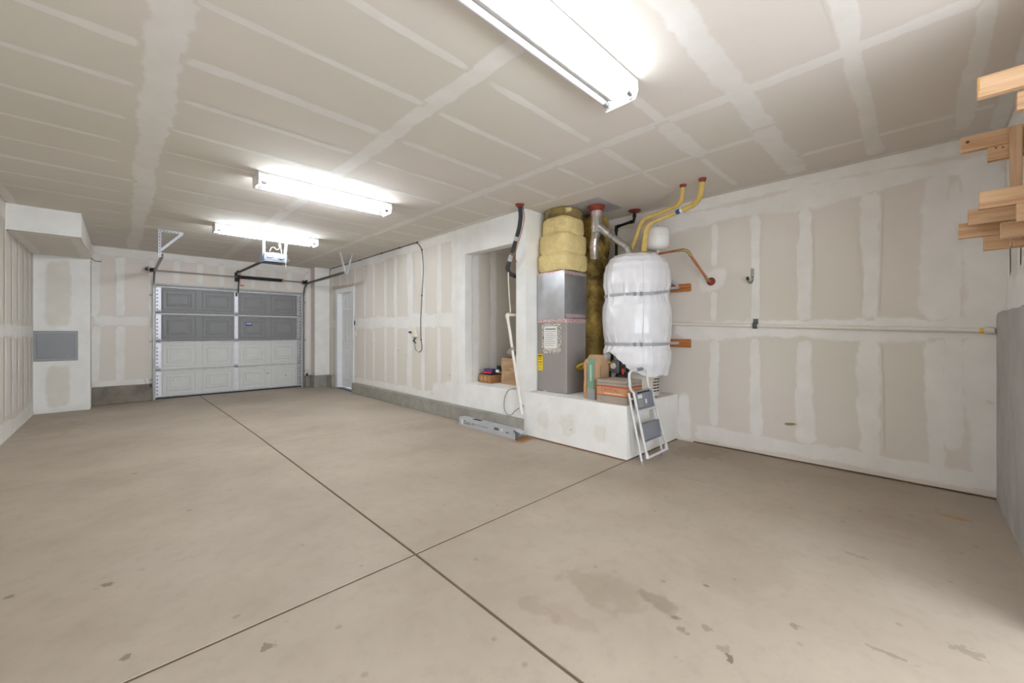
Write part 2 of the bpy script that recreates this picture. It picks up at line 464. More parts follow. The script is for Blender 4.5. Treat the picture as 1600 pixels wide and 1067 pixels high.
# --- joint compound strip lying on a surface: origin, along, across, normal
def strip(parent, p0, p1, width, across, normal, mat='mud', wob=0.18, name='joint_compound', lift=None, fe=(0.0, 0.45, 1.0, 1.0, 1.0, 0.45, 0.0), end0=True, end1=True):
    global LIFT
    if lift is None:
        LIFT += 0.00002; lift = LIFT
    p0 = Vector(p0); p1 = Vector(p1); A = Vector(across); Nn = Vector(normal)
    L = (p1 - p0).length; n = max(4, int(L / 0.09)); cols = (-0.5, -0.36, -0.2, 0.0, 0.2, 0.36, 0.5)
    V = []; F = []; fa = []
    s1 = random.uniform(0, 100)
    for i in range(n + 1):
        t = i / n; c = p0.lerp(p1, t)
        wl = width * (1 + wob * 2.2 * noise.noise((s1, t * L * 1.3, 0)))
        sh = width * wob * 0.9 * noise.noise((s1 + 31, t * L * 1.6, 5))
        endf = min(1.0, min(t if end0 else 9, (1 - t) if end1 else 9) * L / (0.05 + 0.3 * width))
        for cx_, ff in zip(cols, fe):
            V.append(c + A * (cx_ * wl * 1.25 + sh) + Nn * (lift + 0.0004 * ff)); fa.append(ff * (0.15 + 0.85 * endf))
    m = len(cols)
    for i in range(n):
        for j in range(m - 1):
            a = i * m + j; F.append((a, a + 1, a + m + 1, a + m))
    mb = MB(); mb.v = [tuple(p) for p in V]; mb.f = F
    me = bpy.data.meshes.new(name)
    me.from_pydata(mb.v, [], mb.f); me.update()
    at = me.attributes.new('feather', 'FLOAT', 'POINT'); at.data.foreach_set('value', fa)
    me.materials.append(M[mat])
    o = bpy.data.objects.new(name, me); C.objects.link(o); o.parent = parent; ORG[o.name] = Vector((0, 0, 0))
    return o
DX, DY, DZ = (1, 0, 0), (0, 1, 0), (0, 0, 1)

def boards(parent, kind, c, us, vs_, mat='board', th=0.012):
    """drywall boards; kind X-: plane x=c facing -X (u=y, v=z); X+ ; Y-: plane y=c (u=x, v=z); Z-: ceiling (u=x, v=y)"""
    for i in range(len(us) - 1):
        for j in range(len(vs_) - 1):
            u0, u1 = sorted((us[i], us[i + 1])); v0, v1 = sorted((vs_[j], vs_[j + 1]))
            g = 0.0004
            if kind == 'X-': b = BX((c, u0 + g, v0 + g), (c + th, u1 - g, v1 - g))
            elif kind == 'X+': b = BX((c - th, u0 + g, v0 + g), (c, u1 - g, v1 - g))
            elif kind == 'Y-': b = BX((u0 + g, c, v0 + g), (u1 - g, c + th, v1 - g))
            else: b = BX((u0 + g, v0 + g, c), (u1 - g, v1 - g, c + th))
            b.build('drywall_panel', mat, parent)

# ------------------------------------------------------------------ floor
YR = -1.7
fl = MB(); fl.box((XL - 0.1, YR - 0.4, -0.12), (X2 + 0.1, YD + 0.6, -0.0035))
floor = struct('floor', fl, 'joint', 'tan concrete garage floor with tooled joints', 'floor')
def j1(y):
    K = [(-4, 1.157), (1.0, 1.157), (2.0, 1.170), (5.6, 1.166), (7.2, 1.147), (10.5, 1.09)]
    for (a, xa), (b, xb) in zip(K, K[1:]):
        if y <= b: return xa + (xb - xa) * (y - a) / (b - a)
    return K[-1][1]
def slab(x0, x1, y0, y1, jl, jr, jb, jt):
    """x0/x1 numbers or 'j'; j*: half joint widths"""
    ys = [y0 + jb] + [y for y in (1.0, 2.0, 3.5, 5.6, 7.2) if y0 + jb + 0.1 < y < y1 - jt - 0.1] + [y1 - jt]
    def left(y): return (j1(y) if x0 == 'j' else x0) + jl
    def right(y): return (j1(y) if x1 == 'j' else x1) - jr
    def outline(ins, z):
        q = []
        Y = [ys[0] + ins] + ys[1:-1] + [ys[-1] - ins]
        for y in Y: q.append((right(y) - ins, y, z))
        for y in reversed(Y): q.append((left(y) + ins, y, z))
        return q
    mb = MB(); mb.loft([outline(0, -0.0034), outline(0, -0.0025), outline(0.002, 0.0)], True, True)
    return mb.build('concrete_slab', 'floor', floor)
W, T = 0.0072, 0.003
slab(XL, 'j', YR - 0.4, 1.955, 0, W, 0, W)
slab('j', 3.385, YR - 0.4, 1.955, W, T, 0, W)
slab(3.385, X2, YR - 0.4, 1.955, T, 0, 0, W)
slab(XL, 'j', 1.955, 5.0, 0, W, W, T)
slab('j', X1 + 0.02, 1.955, 5.0, W, 0, W, T)
slab(XL, 'j', 5.0, 7.12, 0, W, T, T)
slab(XL, 'j', 7.12, YD + 0.4, 0, W, T, 0)
slab('j', X1 + 0.3, 5.0, YD + 0.4, W, 0, T, 0)

# ------------------------------------------------------------------ ceiling
ceil = struct('ceiling', BX((XL - 0.1, YR, ZC + 0.012), (X2 + 0.1, YD + 0.2, ZC + 0.1)), 'white_board',
              'unpainted taped drywall garage ceiling', 'ceiling')
k = 1.0102
boards(ceil, 'Z-', ZC, [XL, 0.165, 1.445, 2.74, X2], [YR, 2.24, 5.35, 7.9, YD], 'ceil')
Zs = ZC
def cy(x, y0, y1, wd, **kw): strip(ceil, (x, y0, Zs), (x, y1, Zs), wd, DX, (0, 0, -1), 'mudc', **kw)
def cx(y, x0, x1, wd, **kw): strip(ceil, (x0, y, Zs), (x1, y, Zs), wd, DY, (0, 0, -1), 'mudc', **kw)
cy(0.168, YR, YD, 0.17); cy(1.45, YR, YD, 0.13); cy(2.73, YR, YD, 0.10)
cy(3.44, 0.72, 3.2, 0.06); cy(4.06, -0.45, 0.72, 0.055); cy(XL + 0.05, YR, YB, 0.09)
cx(0.24, 1.50, 4.5, 0.10); cx(0.785, 1.50, 3.44, 0.15); cx(0.775, 3.3, 4.5, 0.17); cx(1.26, 2.2, 3.5, 0.07); cx(1.27, 2.72, 3.5, 0.13); cx(1.28, 3.5, 4.4, 0.06)
cx(-0.23, 2.72, 4.4, 0.08)
cx(0.24, XL, 1.40, 0.05); cx(0.78, 0.2, 1.45, 0.06); cx(1.27, 0.2, 1.4, 0.06)
for i, y in enumerate([1.77, 2.25, 2.79, 3.28, 3.82, 4.32, 4.84, 5.36, 5.87, 6.38, 6.9, 7.41, 7.92, 8.43, 8.94, 9.4]):
    j = lambda: random.uniform(-0.06, 0.06)
    wd = 0.05 + 0.015 * random.random()
    if i % 5 == 2: wd = 0.085
    cx(y, 0.22 + abs(j()), 1.40 + j(), wd, wob=0.25)
    cx(y + 0.01, 1.5 + abs(j()), 2.66 + j(), wd * 0.9, wob=0.25)
    if y < 3.1: cx(y + 0.01, 2.76, 3.44 + j(), wd, wob=0.25)
    if y < 2.0: cx(y + 0.01, 3.44, 4.0, wd * 0.8)
    if y > 3.1: cx(y, 2.78, 3.40, wd * 0.8, wob=0.25)
    if y < 6.9: cx(y + 0.01, XL + 0.02, 0.06 + j(), wd * 0.9, wob=0.25)
    elif y < YB: cx(y + 0.01, -0.3, 0.06 + j(), wd * 0.9, wob=0.25)
cy(X1 - 0.05, 3.3, YD, 0.07); cy(X2 - 0.05, -0.4, 2.4, 0.06); cx(YD - 0.05, -0.3, 3.1, 0.08); cx(YE + 0.05, 2.65, X2, 0.08)

# ------------------------------------------------------------------ left wall, bump-out, soffit
wl = struct('wall_left', BX((XL - 0.12, YR, -0.02), (XL - 0.012, YB + 0.6, ZC)), 'white_board', 'taped drywall left garage wall')
BX((XL - 0.011, YR, 0.0), (XL - 0.004, YB, 0.012)).build('base_gap_strip', 'gap_shade', wl)  # strip that paints the dark gap between left wall boards and floor
boards(wl, 'X+', XL, [YR, 2.6, 6.2, YB], [0.013, 1.25, 2.47, ZC])
def lw(y, z0, z1, wd): strip(wl, (XL, y, z0), (XL, y, z1), wd, DY, DX)
y = 0.4
while y < YB:
    wd = 0.10 if abs(y - 7.45) > 0.1 else 0.18
    lw(y, 0.25, 1.2, wd); lw(y, 1.32, 2.5, wd); y += 0.405
for z, wd in ((1.25, 0.16), (0.10, 0.22), (2.6, 0.16)):
    strip(wl, (XL, YR, z), (XL, YB, z), wd, DZ, DX)
lw(YB - 0.04, 0, 2.42, 0.14)
XB = -0.35
wb = struct('wall_bumpout', BX((XL, YB + 0.012, -0.02), (XB - 0.012, YD + 0.1, ZC - 0.001)), 'white_board', 'boxed-out drywall corner carrying the electrical panel')
boards(wb, 'Y-', YB, [XL, XB], [0.008, 2.415], 'white_board')
BX((XB - 0.012, YB + 0.012, 0.0), (XB, YD, ZC - 0.001)).build('drywall_panel', 'white_board', wb)
def patch(parent, lo, hi, plane, c, mat='patch'):
    """a field of bare board showing between compound: built as a wide feathered strip"""
    (u0, v0), (u1, v1) = lo, hi; um = (u0 + u1) / 2
    if plane == 'Y-': strip(parent, (um, c, v0), (um, c, v1), (u1 - u0), DX, (0, -1, 0), mat, wob=0.05, name='bare_drywall_patch')
    if plane == 'X-': strip(parent, (c, um, v0), (c, um, v1), (u1 - u0), DY, (-1, 0, 0), mat, wob=0.05, name='bare_drywall_patch')
patch(wb, (-0.83, 1.30), (-0.55, 2.38), 'Y-', YB); patch(wb, (-0.82, 0.06), (-0.56, 0.76), 'Y-', YB)
# soffit hangs from the ceiling in front of the bump-out
so = struct('wall_soffit', BX((XL, 7.30, 2.427), (XB - 0.012, YB + 0.012, ZC - 0.001)), 'board', 'dropped drywall soffit in the left corner')
BX((XL, 7.288, 2.415), (XB, 7.30, ZC - 0.001)).build('drywall_panel', 'white_board', so)
BX((XB - 0.012, 7.30, 2.415), (XB, YB + 0.012, ZC - 0.001)).build('drywall_panel', 'white_board', so)
BX((XL, 7.30, 2.415), (XB - 0.012, YB, 2.427)).build('drywall_panel', 'board', so)
strip(so, (XL + 0.05, 7.3, 2.415), (XL + 0.05, YB, 2.415), 0.09, DX, (0, 0, -1))
strip(so, (XB - 0.05, 7.3, 2.415), (XB - 0.05, YB, 2.415), 0.09, DX, (0, 0, -1))
strip(so, (XL, 7.36, 2.415), (XB, 7.36, 2.415), 0.1, DY, (0, 0, -1))

# electrical panel
t = thing('breaker_box', (-0.71, YB, 0.797), 'flat grey breaker box cover set low in the drywall bump-out', 'breaker box')
BX((-0.938, YB - 0.012, 0.797), (-0.482, YB - 0.0035, 1.26), 0.003).build('trim_flange', 'elec', t)
d = BX((-0.905, YB - 0.02, 0.845), (-0.515, YB - 0.012, 1.215), 0.003).build('cover_door', 'elec_door', t)
BX((-0.60, YB - 0.024, 0.862), (-0.57, YB - 0.02, 0.876)).build('latch', 'steel', d)

# ------------------------------------------------------------------ garage door wall
wd_ = MB()
DL, DR, DT = 0.452, 2.93, 2.13
OVER = 0.02
wd_.box((XB, YD + 0.012, 0), (DL, YD + 0.14, ZC)).box((DR, YD + 0.012, 0), (X1 + 0.1, YD + 0.14, ZC)).box((DL, YD + 0.012, DT), (DR, YD + 0.14, ZC)).box((DL, YD + 0.08, 2.06), (DR, YD + 0.14, DT)).box((DL, YD + 0.08, 0), (DL + 0.05, YD + 0.14, 2.06)).box((DR - 0.05, YD + 0.08, 0), (DR, YD + 0.14, 2.06))  # boxes behind the door edges are added to stop daylight leaking in
wf = struct('wall_front', wd_, 'white_board', 'taped drywall wall around the garage door')
boards(wf, 'Y-', YD, [XB, DL - 0.03], [0.0, 1.44, ZC]); boards(wf, 'Y-', YD, [DL - 0.03, 1.69, DR + 0.03], [DT - 0.01, ZC]); boards(wf, 'Y-', YD, [DR + 0.03, 3.13], [0.0, 1.44, ZC])
def fw_(x, z0, z1, wd): strip(wf, (x, YD, z0), (x, YD, z1), wd, DX, (0, -1, 0))
for x, wd in ((-0.31, 0.11), (0.0, 0.11), (0.40, 0.07)):
    fw_(x, 0.3, 1.38, wd); fw_(x, 1.5, 2.6, wd)
strip(wf, (XB, YD, 1.44), (DL - 0.04, YD, 1.44), 0.17, DZ, (0, -1, 0)); strip(wf, (XB, YD, 2.64), (3.1, YD, 2.64), 0.15, DZ, (0, -1, 0))
strip(wf, (XB, YD, 0.35), (DL - 0.04, YD, 0.35), 0.10, DZ, (0, -1, 0))
for x in (0.75, 1.1, 1.45, 1.98, 2.35, 2.68, 3.05): fw_(x, 2.16, 2.62, 0.10)
fw_(3.06, 0.3, 2.6, 0.08)
# concrete stem at the wall's foot, left of the door
sw = struct('trim_1', MB().box((XB + 0.002, YD - 0.075, 0.0), (DL - 0.05, YD - 0.001, 0.305), 0.008), 'curb_dark', 'stained concrete footing left of the garage door', 'footing')

# corner post and right side footing
po = struct('wall_post', BX((3.142, 9.562, 0.26), (X1 + 0.1, YD, ZC - 0.001)), 'white_board', 'white drywall corner post beside the garage door')
BX((3.13, 9.55, 0.265), (X1, 9.562, ZC - 0.001)).build('drywall_panel', 'white_board', po)
BX((3.13, 9.562, 0.265), (3.142, YD, ZC - 0.001)).build('drywall_panel', 'board', po)
ft = MB().box((2.99, YD - 0.06, 0.0), (3.09, YD - 0.001, 0.262), 0.006)
struct('trim_2', ft.box((3.09, 9.47, 0.0), (X1, YD - 0.001, 0.262), 0.006).box((3.36, 9.17, 0.0), (X1 - 0.001, 9.47, 0.262), 0.006), 'curb', 'grey concrete footing under the corner post', 'footing')

# ------------------------------------------------------------------ wall with side door and niche
NL, NR, NB, NT = 4.45, 3.44, 0.525, 2.335     # niche opening (y left, y right, bottom, head)
SL, SR, ST = 9.06, 8.24, 2.13                 # side door rough opening
YC = 3.275                                    # end of partition column
wr = MB()
wr.box((X1 + 0.012, SL, 0), (X1 + 0.14, YD + 0.1, ZC)).box((X1 + 0.012, SR, ST), (X1 + 0.14, SL, ZC)).box((X1 + 0.012, NL + 0.012, 0), (X1 + 0.14, SR, ZC))
wr.box((X1 + 0.012, NR, NT + 0.012), (X1 + 0.14, NL + 0.012, ZC)).box((X1 + 0.012, YC + 0.012, 0), (X1 + 0.14, NL + 0.012, NB - 0.013)).box((X1 + 0.012, YC + 0.012, NB - 0.013), (X1 + 0.14, NR, ZC))
wn = struct('wall_right', wr, 'white_board', 'taped drywall wall with the side door and the open niche')
boards(wn, 'X-', X1, [SL, 9.55], [0.0, 1.42, ZC]); boards(wn, 'X-', X1, [SR, SL], [ST, ZC])
boards(wn, 'X-', X1, [4.66, 5.94, SR], [0.0, 1.42, ZC])
boards(wn, 'X-', X1, [NL, 4.66], [0.0, ZC], 'white_board'); boards(wn, 'X-', X1, [NR, NL], [NT, ZC], 'white_board')
boards(wn, 'X-', X1, [YC, NR], [0.0, ZC], 'white_board'); boards(wn, 'X-', X1, [NR, NL], [0.0, NB], 'white_board')
BX((X1 + 0.012, YC, 0), (X2, YC + 0.012, ZC - 0.001)).build('drywall_panel', 'white_board', wn)
def rw(y, z0, z1, wd): strip(wn, (X1, y, z0), (X1, y, z1), wd, DY, (-1, 0, 0))
for y, wd in ((8.12, 0.09), (7.66, 0.09), (7.27, 0.09), (6.80, 0.11), (6.42, 0.10), (5.94, 0.20), (5.53, 0.10), (5.08, 0.11), (9.37, 0.10)):
    rw(y, 0.24, 1.36, wd * 0.9); rw(y, 1.48, 2.62, wd)
strip(wn, (X1, 4.70, 0.2), (X1, 4.70, ZC - 0.02), 0.14, DY, (-1, 0, 0), fe=(1, 1, 1, 1, 1, 0.45, 0.0), end0=False, end1=False)
rw(8.9, 2.2, 2.6, 0.08); rw(8.5, 2.2, 2.6, 0.08)
strip(wn, (X1, 4.70, 1.42), (X1, 8.16, 1.42), 0.22, DZ, (-1, 0, 0), end0=False); strip(wn, (X1, SL, 1.42), (X1, 9.54, 1.42), 0.2, DZ, (-1, 0, 0))
strip(wn, (X1, 4.70, 2.63), (X1, 9.54, 2.63), 0.15, DZ, (-1, 0, 0), end0=False); strip(wn, (X1, 4.70, 0.27), (X1, 8.16, 0.27), 0.11, DZ, (-1, 0, 0), end0=False)
strip(wn, (X1, 4.70, 0.4), (X1, 5.3, 0.34), 0.26, DZ, (-1, 0, 0), end0=False)
for (y, z, l) in ((6.35, 0.93, 0.05), (6.05, 0.86, 0.04), (4.85, 0.62, 0.07), (6.1, 1.3, 0.03)):
    strip(wn, (X1, y, z), (X1, y - l, z - 0.01), 0.02, DZ, (-1, 0, 0), 'scuff', name='scuff_mark', lift=0.006)
# niche interior
ni = MB()
ni.box((X1 + 0.14, NL + 0.012, NB - 0.1), (X2 + 0.1, NL + 0.1, ZC)).box((X2, YC + 0.13, NB - 0.1), (X2 + 0.1, NL, ZC))
ni.box((X1 + 0.14, YC + 0.03, NB - 0.1), (X2, YC + 0.12, ZC))
nw = struct('wall_niche', ni, 'white_board', 'bare drywall inside of the open wall niche')
BX((X1 + 0.012, NL, NB), (X1 + 0.2, NL + 0.012, NT)).build('drywall_panel', 'white_board', nw)
BX((X1 + 0.2, NL + 0.0001, NB), (X2, NL + 0.012, 2.6)).build('drywall_panel', 'board', nw)
BX((X2 - 0.012, YC + 0.13, NB), (X2, NL, 2.6)).build('drywall_panel', 'board', nw)
BX((X1 + 0.14, YC + 0.12, NB), (X2, YC + 0.132, 2.6)).build('drywall_panel', 'board', nw)
BX((X1 + 0.012, NR, NT), (X1 + 0.14, NL, NT + 0.012)).build('drywall_panel', 'white_board', nw)
BX((X1 + 0.14, YC + 0.12, 2.6), (X2, NL + 0.012, 2.612)).build('drywall_panel', 'board', nw)
BX((X1 + 0.012, YC + 0.03, NB - 0.012), (X2, NL + 0.012, NB)).build('niche_sill', 'white_board', nw)
strip(nw, (X1 + 0.19, NL, NB), (X1 + 0.19, NL, NT + 0.02), 0.12, DX, (0, -1, 0)); strip(nw, (X1 + 0.53, NL, NB), (X1 + 0.53, NL, 2.58), 0.12, DX, (0, -1, 0))
strip(nw, (X1 + 0.2, NL, 2.5), (X2, NL, 2.5), 0.13, DZ, (0, -1, 0))
# concrete curb
cu_ = struct('trim_3', MB().box((3.365, 3.30, 0.0), (X1 - 0.0005, 5.0, 0.2), 0.006), 'curb', 'low grey concrete curb along the wall under the niche', 'curb')
MB().box((3.365, 5.003, 0.0), (X1 - 0.0005, 8.10, 0.2), 0.006).build('curb_section', 'curb', cu_)

# side door
d2 = thing('door_2', (X1, 8.65, 0.0), 'white panelled side door in a white frame', 'door', kind='structure')
cs = MB()
cs.box((X1 - 0.018, SL - 0.005, 0.02), (X1 - 0.0005, SL + 0.075, ST + 0.07)).build('door_casing', 'door_white', d2)
MB().box((X1 - 0.018, SR - 0.075, 0.205), (X1 - 0.0005, SR + 0.005, ST + 0.07)).build('door_casing', 'door_white', d2)
MB().box((X1 - 0.018, SR + 0.005, ST - 0.005), (X1 - 0.0005, SL - 0.005, ST + 0.07)).build('door_casing', 'door_white', d2)
MB().box((X1 - 0.018, SL - 0.025, 0.02), (X1 + 0.14, SL - 0.005, ST - 0.005)).build('door_jamb', 'door_white', d2)
MB().box((X1 - 0.018, SR + 0.005, 0.02), (X1 + 0.14, SR + 0.025, ST - 0.005)).build('door_jamb', 'door_white', d2)
MB().box((X1 - 0.018, SR + 0.025, ST - 0.025), (X1 + 0.14, SL - 0.025, ST - 0.005)).build('door_jamb', 'door_white', d2)
sl = MB().box((X1 + 0.085, SR + 0.028, 0.035), (X1 + 0.125, SL - 0.028, ST - 0.028)).build('door_slab', 'door_white', d2)
def rings_X(x, y0, y1, z0, z1, prof):
    """panel relief on a plane facing -X: prof = (inset, depth towards -X)"""
    R = [[(x - dd, y0 + i, z0 + i), (x - dd, y1 - i, z0 + i), (x - dd, y1 - i, z1 - i), (x - dd, y0 + i, z1 - i)] for i, dd in prof]
    return MB().loft(R, False, True)
for (z0, z1) in ((0.22, 0.85), (0.98, 1.62), (1.72, 2.0)):
    for (y0, y1) in ((SR + 0.13, 8.61), (8.69, SL - 0.13)):
        rings_X(X1 + 0.0848, y0, y1, z0, z1, [(0, 0), (0.006, 0.006), (0.018, 0.006), (0.026, 0.0005), (0.05, 0.0005), (0.07, 0.007)]).build('raised_panel', 'door_white', sl)
kn = MB().lathe((X1 + 0.085, SR + 0.085, 0.98), [(0, 0.03), (-0.008, 0.03), (-0.01, 0.012), (-0.04, 0.012), (-0.045, 0.026), (-0.065, 0.026), (-0.075, 0.012)], 16, 'x')
kn.build('door_knob', 'steel', sl, True)
MB().lathe((X1 + 0.085, SR + 0.085, 1.12), [(0, 0.026), (-0.012, 0.024)], 16, 'x').build('deadbolt', 'steel', sl, True)
BX((X1 - 0.02, SR + 0.005, 0.0), (X1 + 0.14, SL - 0.005, 0.02)).build('threshold', 'opener_dark', d2)

# ------------------------------------------------------------------ platform, back wall, end wall
pf = struct('wall_platform', BX((X1 + 0.012, YP + 0.012, 0.0), (X2, YC, ZP - 0.012)), 'white_board', 'white drywall platform under the furnace and water heater', 'platform')
BX((X1 + 0.004, YP + 0.004, 0.0), (X1 + 0.011, YC, 0.012)).build('base_gap_strip', 'gap_shade', pf)  # gap shadow at the platform foot, painted as a brown strip on each face
BX((X1 + 0.011, YP + 0.004, 0.0), (X2 - 0.002, YP + 0.011, 0.012)).build('base_gap_strip', 'gap_shade', pf)
BX((X1, YP, 0.013), (X1 + 0.012, YC - 0.001, ZP - 0.012)).build('drywall_panel', 'white_board', pf)
BX((X1 + 0.012, YP, 0.013), (X2 - 0.001, YP + 0.012, ZP - 0.012)).build('drywall_panel', 'white_board', pf)
BX((X1, YP, ZP - 0.012), (X2 - 0.001, YC - 0.001, ZP)).build('platform_top', 'white_board', pf)
for (y0, y1, z0, z1) in ((2.16, 2.32, 0.08, 0.34), (2.55, 2.75, 0.1, 0.36), (2.9, 3.1, 0.12, 0.36)): patch(pf, (y0, z0), (y1, z1), 'X-', X1, 'patch_faint')
strip(pf, (3.75, YP, 0.05), (3.75, YP, 0.42), 0.34, DX, (0, -1, 0), 'patch_faint', name='bare_drywall_patch')
for (y, z, l) in ((2.05, 0.18, 0.02), (2.62, 0.2, 0.03), (3.05, 0.42, 0.02)):
    strip(pf, (X1, y, z), (X1, y - l, z - 0.02), 0.015, DZ, (-1, 0, 0), 'scuff_w', name='scuff_mark', lift=0.006)

wk = struct('wall_back', BX((X2 + 0.012, YE - 0.1, -0.02), (X2 + 0.12, YC + 0.1, ZC)), 'white_board', 'taped drywall back wall with the long white pipe')
BX((X2 + 0.004, YE, 0.0), (X2 + 0.011, YP, 0.03)).build('base_gap_strip', 'gap_shade', wk)  # painted shade in the gap along the back wall's foot
boards(wk, 'X-', X2, [YE, -0.11, 2.3, YC], [0.013, 1.265, 2.48, ZC])
def bw(y, z0, z1, wd, **kw): strip(wk, (X2, y, z0), (X2, y, z1), wd, DY, (-1, 0, 0), **kw)
for y, wd in ((1.545, 0.085), (1.15, 0.09), (0.742, 0.12), (0.285, 0.13)):
    bw(y, 0.06, 1.2, wd * 1.1); bw(y, 1.32, 2.46, wd * 0.9)
bw(-0.10, 0.06, 1.2, 0.13); bw(-0.10, 1.3, 2.5, 0.17); bw(-0.36, 0.05, 2.6, 0.24); bw(-0.19, 0.3, 2.4, 0.10, wob=0.4)
bw(1.86, 0.0, 0.56, 0.14)
strip(wk, (X2, YE, 1.265), (X2, 2.0, 1.265), 0.2, DZ, (-1, 0, 0)); strip(wk, (X2, YE, 2.665), (X2, 2.9, 2.665), 0.12, DZ, (-1, 0, 0))
strip(wk, (X2, YE, 2.50), (X2, 2.9, 2.50), 0.17, DZ, (-1, 0, 0), wob=0.3); strip(wk, (X2, YE, 0.125), (X2, 1.75, 0.125), 0.15, DZ, (-1, 0, 0), wob=0.18)
strip(wk, (X2, 1.72, 1.80), (X2, 1.38, 1.82), 0.32, DZ, (-1, 0, 0), wob=0.4)
for (y0, z0, y1, z1, wd, m_) in ((0.92, 0.345, 0.79, 0.36, 0.03, 'scuff'), (1.30, 0.43, 1.275, 0.40, 0.02, 'scuff'), (-0.36, 0.72, -0.40, 0.71, 0.02, 'scuff')):
    strip(wk, (X2, y0, z0), (X2, y1, z1), wd, DZ, (-1, 0, 0), m_, name='scuff_mark', lift=0.006)

# end wall: concrete stem with drywall above
we = struct('wall_end', BX((2.62, YE - 0.13, 1.3), (X2 + 0.1, YE - 0.012, ZC)), 'white_board', 'drywall end wall carrying the lumber stubs')
boards_y = BX((2.62, YE - 0.012, 1.36), (X2, YE, ZC - 0.001)); boards_y.build('drywall_panel', 'board', we)
for x, wd in ((4.5, 0.1), (4.1, 0.1), (3.7, 0.1), (3.3, 0.1)):
    strip(we, (x, YE, 1.4), (x, YE, 2.6), wd, DX, DY)
strip(we, (2.66, YE, 1.5), (X2, YE, 1.48), 0.22, DZ, DY, wob=0.4); strip(we, (2.66, YE, 2.62), (X2, YE, 2.62), 0.18, DZ, DY)
cw = MB(); ringsb = []; ringst = []
xs = [2.62 + (X2 - 0.004 - 2.62) * i / 28 for i in range(29)]
V = []; F = []
for i, x in enumerate(xs):
    tz = 1.385 + 0.012 * noise.noise((x * 6, 0, 0)) + 0.006 * noise.noise((x * 19, 3, 0))
    if i == len(xs) - 1: tz -= 0.02
    V += [(x, YE - 0.13, 0.0), (x, YE + 0.05, 0.0), (x, YE + 0.05 + 0.002 * noise.noise((x * 9, 8, 0)), tz - 0.012), (x, YE + 0.03, tz), (x, YE - 0.13, tz)]
for i in range(28):
    for j in range(5):
        a = i * 5 + j; b = i * 5 + (j + 1) % 5; F.append((a, b, b + 5, a + 5))
F += [(4, 3, 2, 1, 0), tuple(28 * 5 + j for j in range(5))]
struct('wall_stem', cw.add(V, F), 'concrete', 'rough grey concrete stem wall at the right edge')

# unseen header and side wall, added to cut the daylight from behind the camera
struct('wall_side_added', BX((2.62, YR, 0.0), (2.72, YE - 0.131, ZC)), 'white_board', 'unseen side wall added behind the viewer to limit daylight')
struct('wall_header_added', BX((XL - 0.1, YR - 0.12, 2.2), (2.62, YR - 0.001, ZC + 0.1)), 'white_board', 'unseen header added behind the viewer to limit daylight on the floor')

# ------------------------------------------------------------------ ceiling strip lights
def strip_light(xc, yc, lit, label, glow='tube'):
    t = thing('strip_light', (xc, yc, ZC), label, 'ceiling light', 'fluorescent strip lights on the ceiling')
    h = 0.655
    BX((xc - h, yc - 0.05, ZC - 0.062), (xc + h, yc + 0.05, ZC - 0.001)).build('channel', 'fixture', t)
    for s in (-1, 1):
        r = MB(); R = []
        for x in (xc - h, xc + h):
            R.append([(x, yc + s * 0.05, ZC - 0.060), (x, yc + s * 0.108, ZC - 0.022), (x, yc + s * 0.111, ZC - 0.004), (x, yc + s * 0.113, ZC - 0.003), (x, yc + s * 0.111, ZC - 0.024), (x, yc + s * 0.05, ZC - 0.0625)])
        r.loft(R); r.build('reflector', 'fixture', t)
    for e in (-1, 1):
        x = xc + e * h
        pr = [(yc - 0.115, ZC - 0.002), (yc - 0.118, ZC - 0.07), (yc - 0.098, ZC - 0.115), (yc + 0.098, ZC - 0.115), (yc + 0.118, ZC - 0.07), (yc + 0.115, ZC - 0.002)]
        pl = MB(); pl.loft([[(x, a, b) for a, b in pr], [(x + e * 0.003, a, b) for a, b in pr]]); ep = pl.build('end_plate', 'fixture', t)
        for s in (-1, 1):
            MB().box((x, yc + s * 0.075 - 0.012, ZC - 0.105), (x - e * 0.018, yc + s * 0.075 + 0.012, ZC - 0.062)).build('socket', 'white', ep)
    for s, on in zip((-1, 1), lit):
        tb = MB().lathe((xc, yc + s * 0.075, ZC - 0.088), [(-h + 0.018, 0.004), (-h + 0.02, 0.016), (h - 0.02, 0.016), (h - 0.018, 0.004)], 14, 'x')
        o = tb.build('tube', glow if on else 'tube_off', t, True)
        for e in (-1, 1):
            MB().lathe((xc + e * (h - 0.045), yc + s * 0.075, ZC - 0.088), [(-0.025, 0.0165), (0.025, 0.0165)], 12, 'x').build('tube_cap', 'steel', o, True)
    return t
strip_light(1.50, 1.26, (True, False), 'nearest white strip light, with one tube lit and one dark', 'tube_dim')
strip_light(1.555, 4.33, (True, True), 'middle white strip light with both tubes lit, between the others')
strip_light(1.56, 6.72, (True, True), 'farthest lit white strip light, just above the door opener')

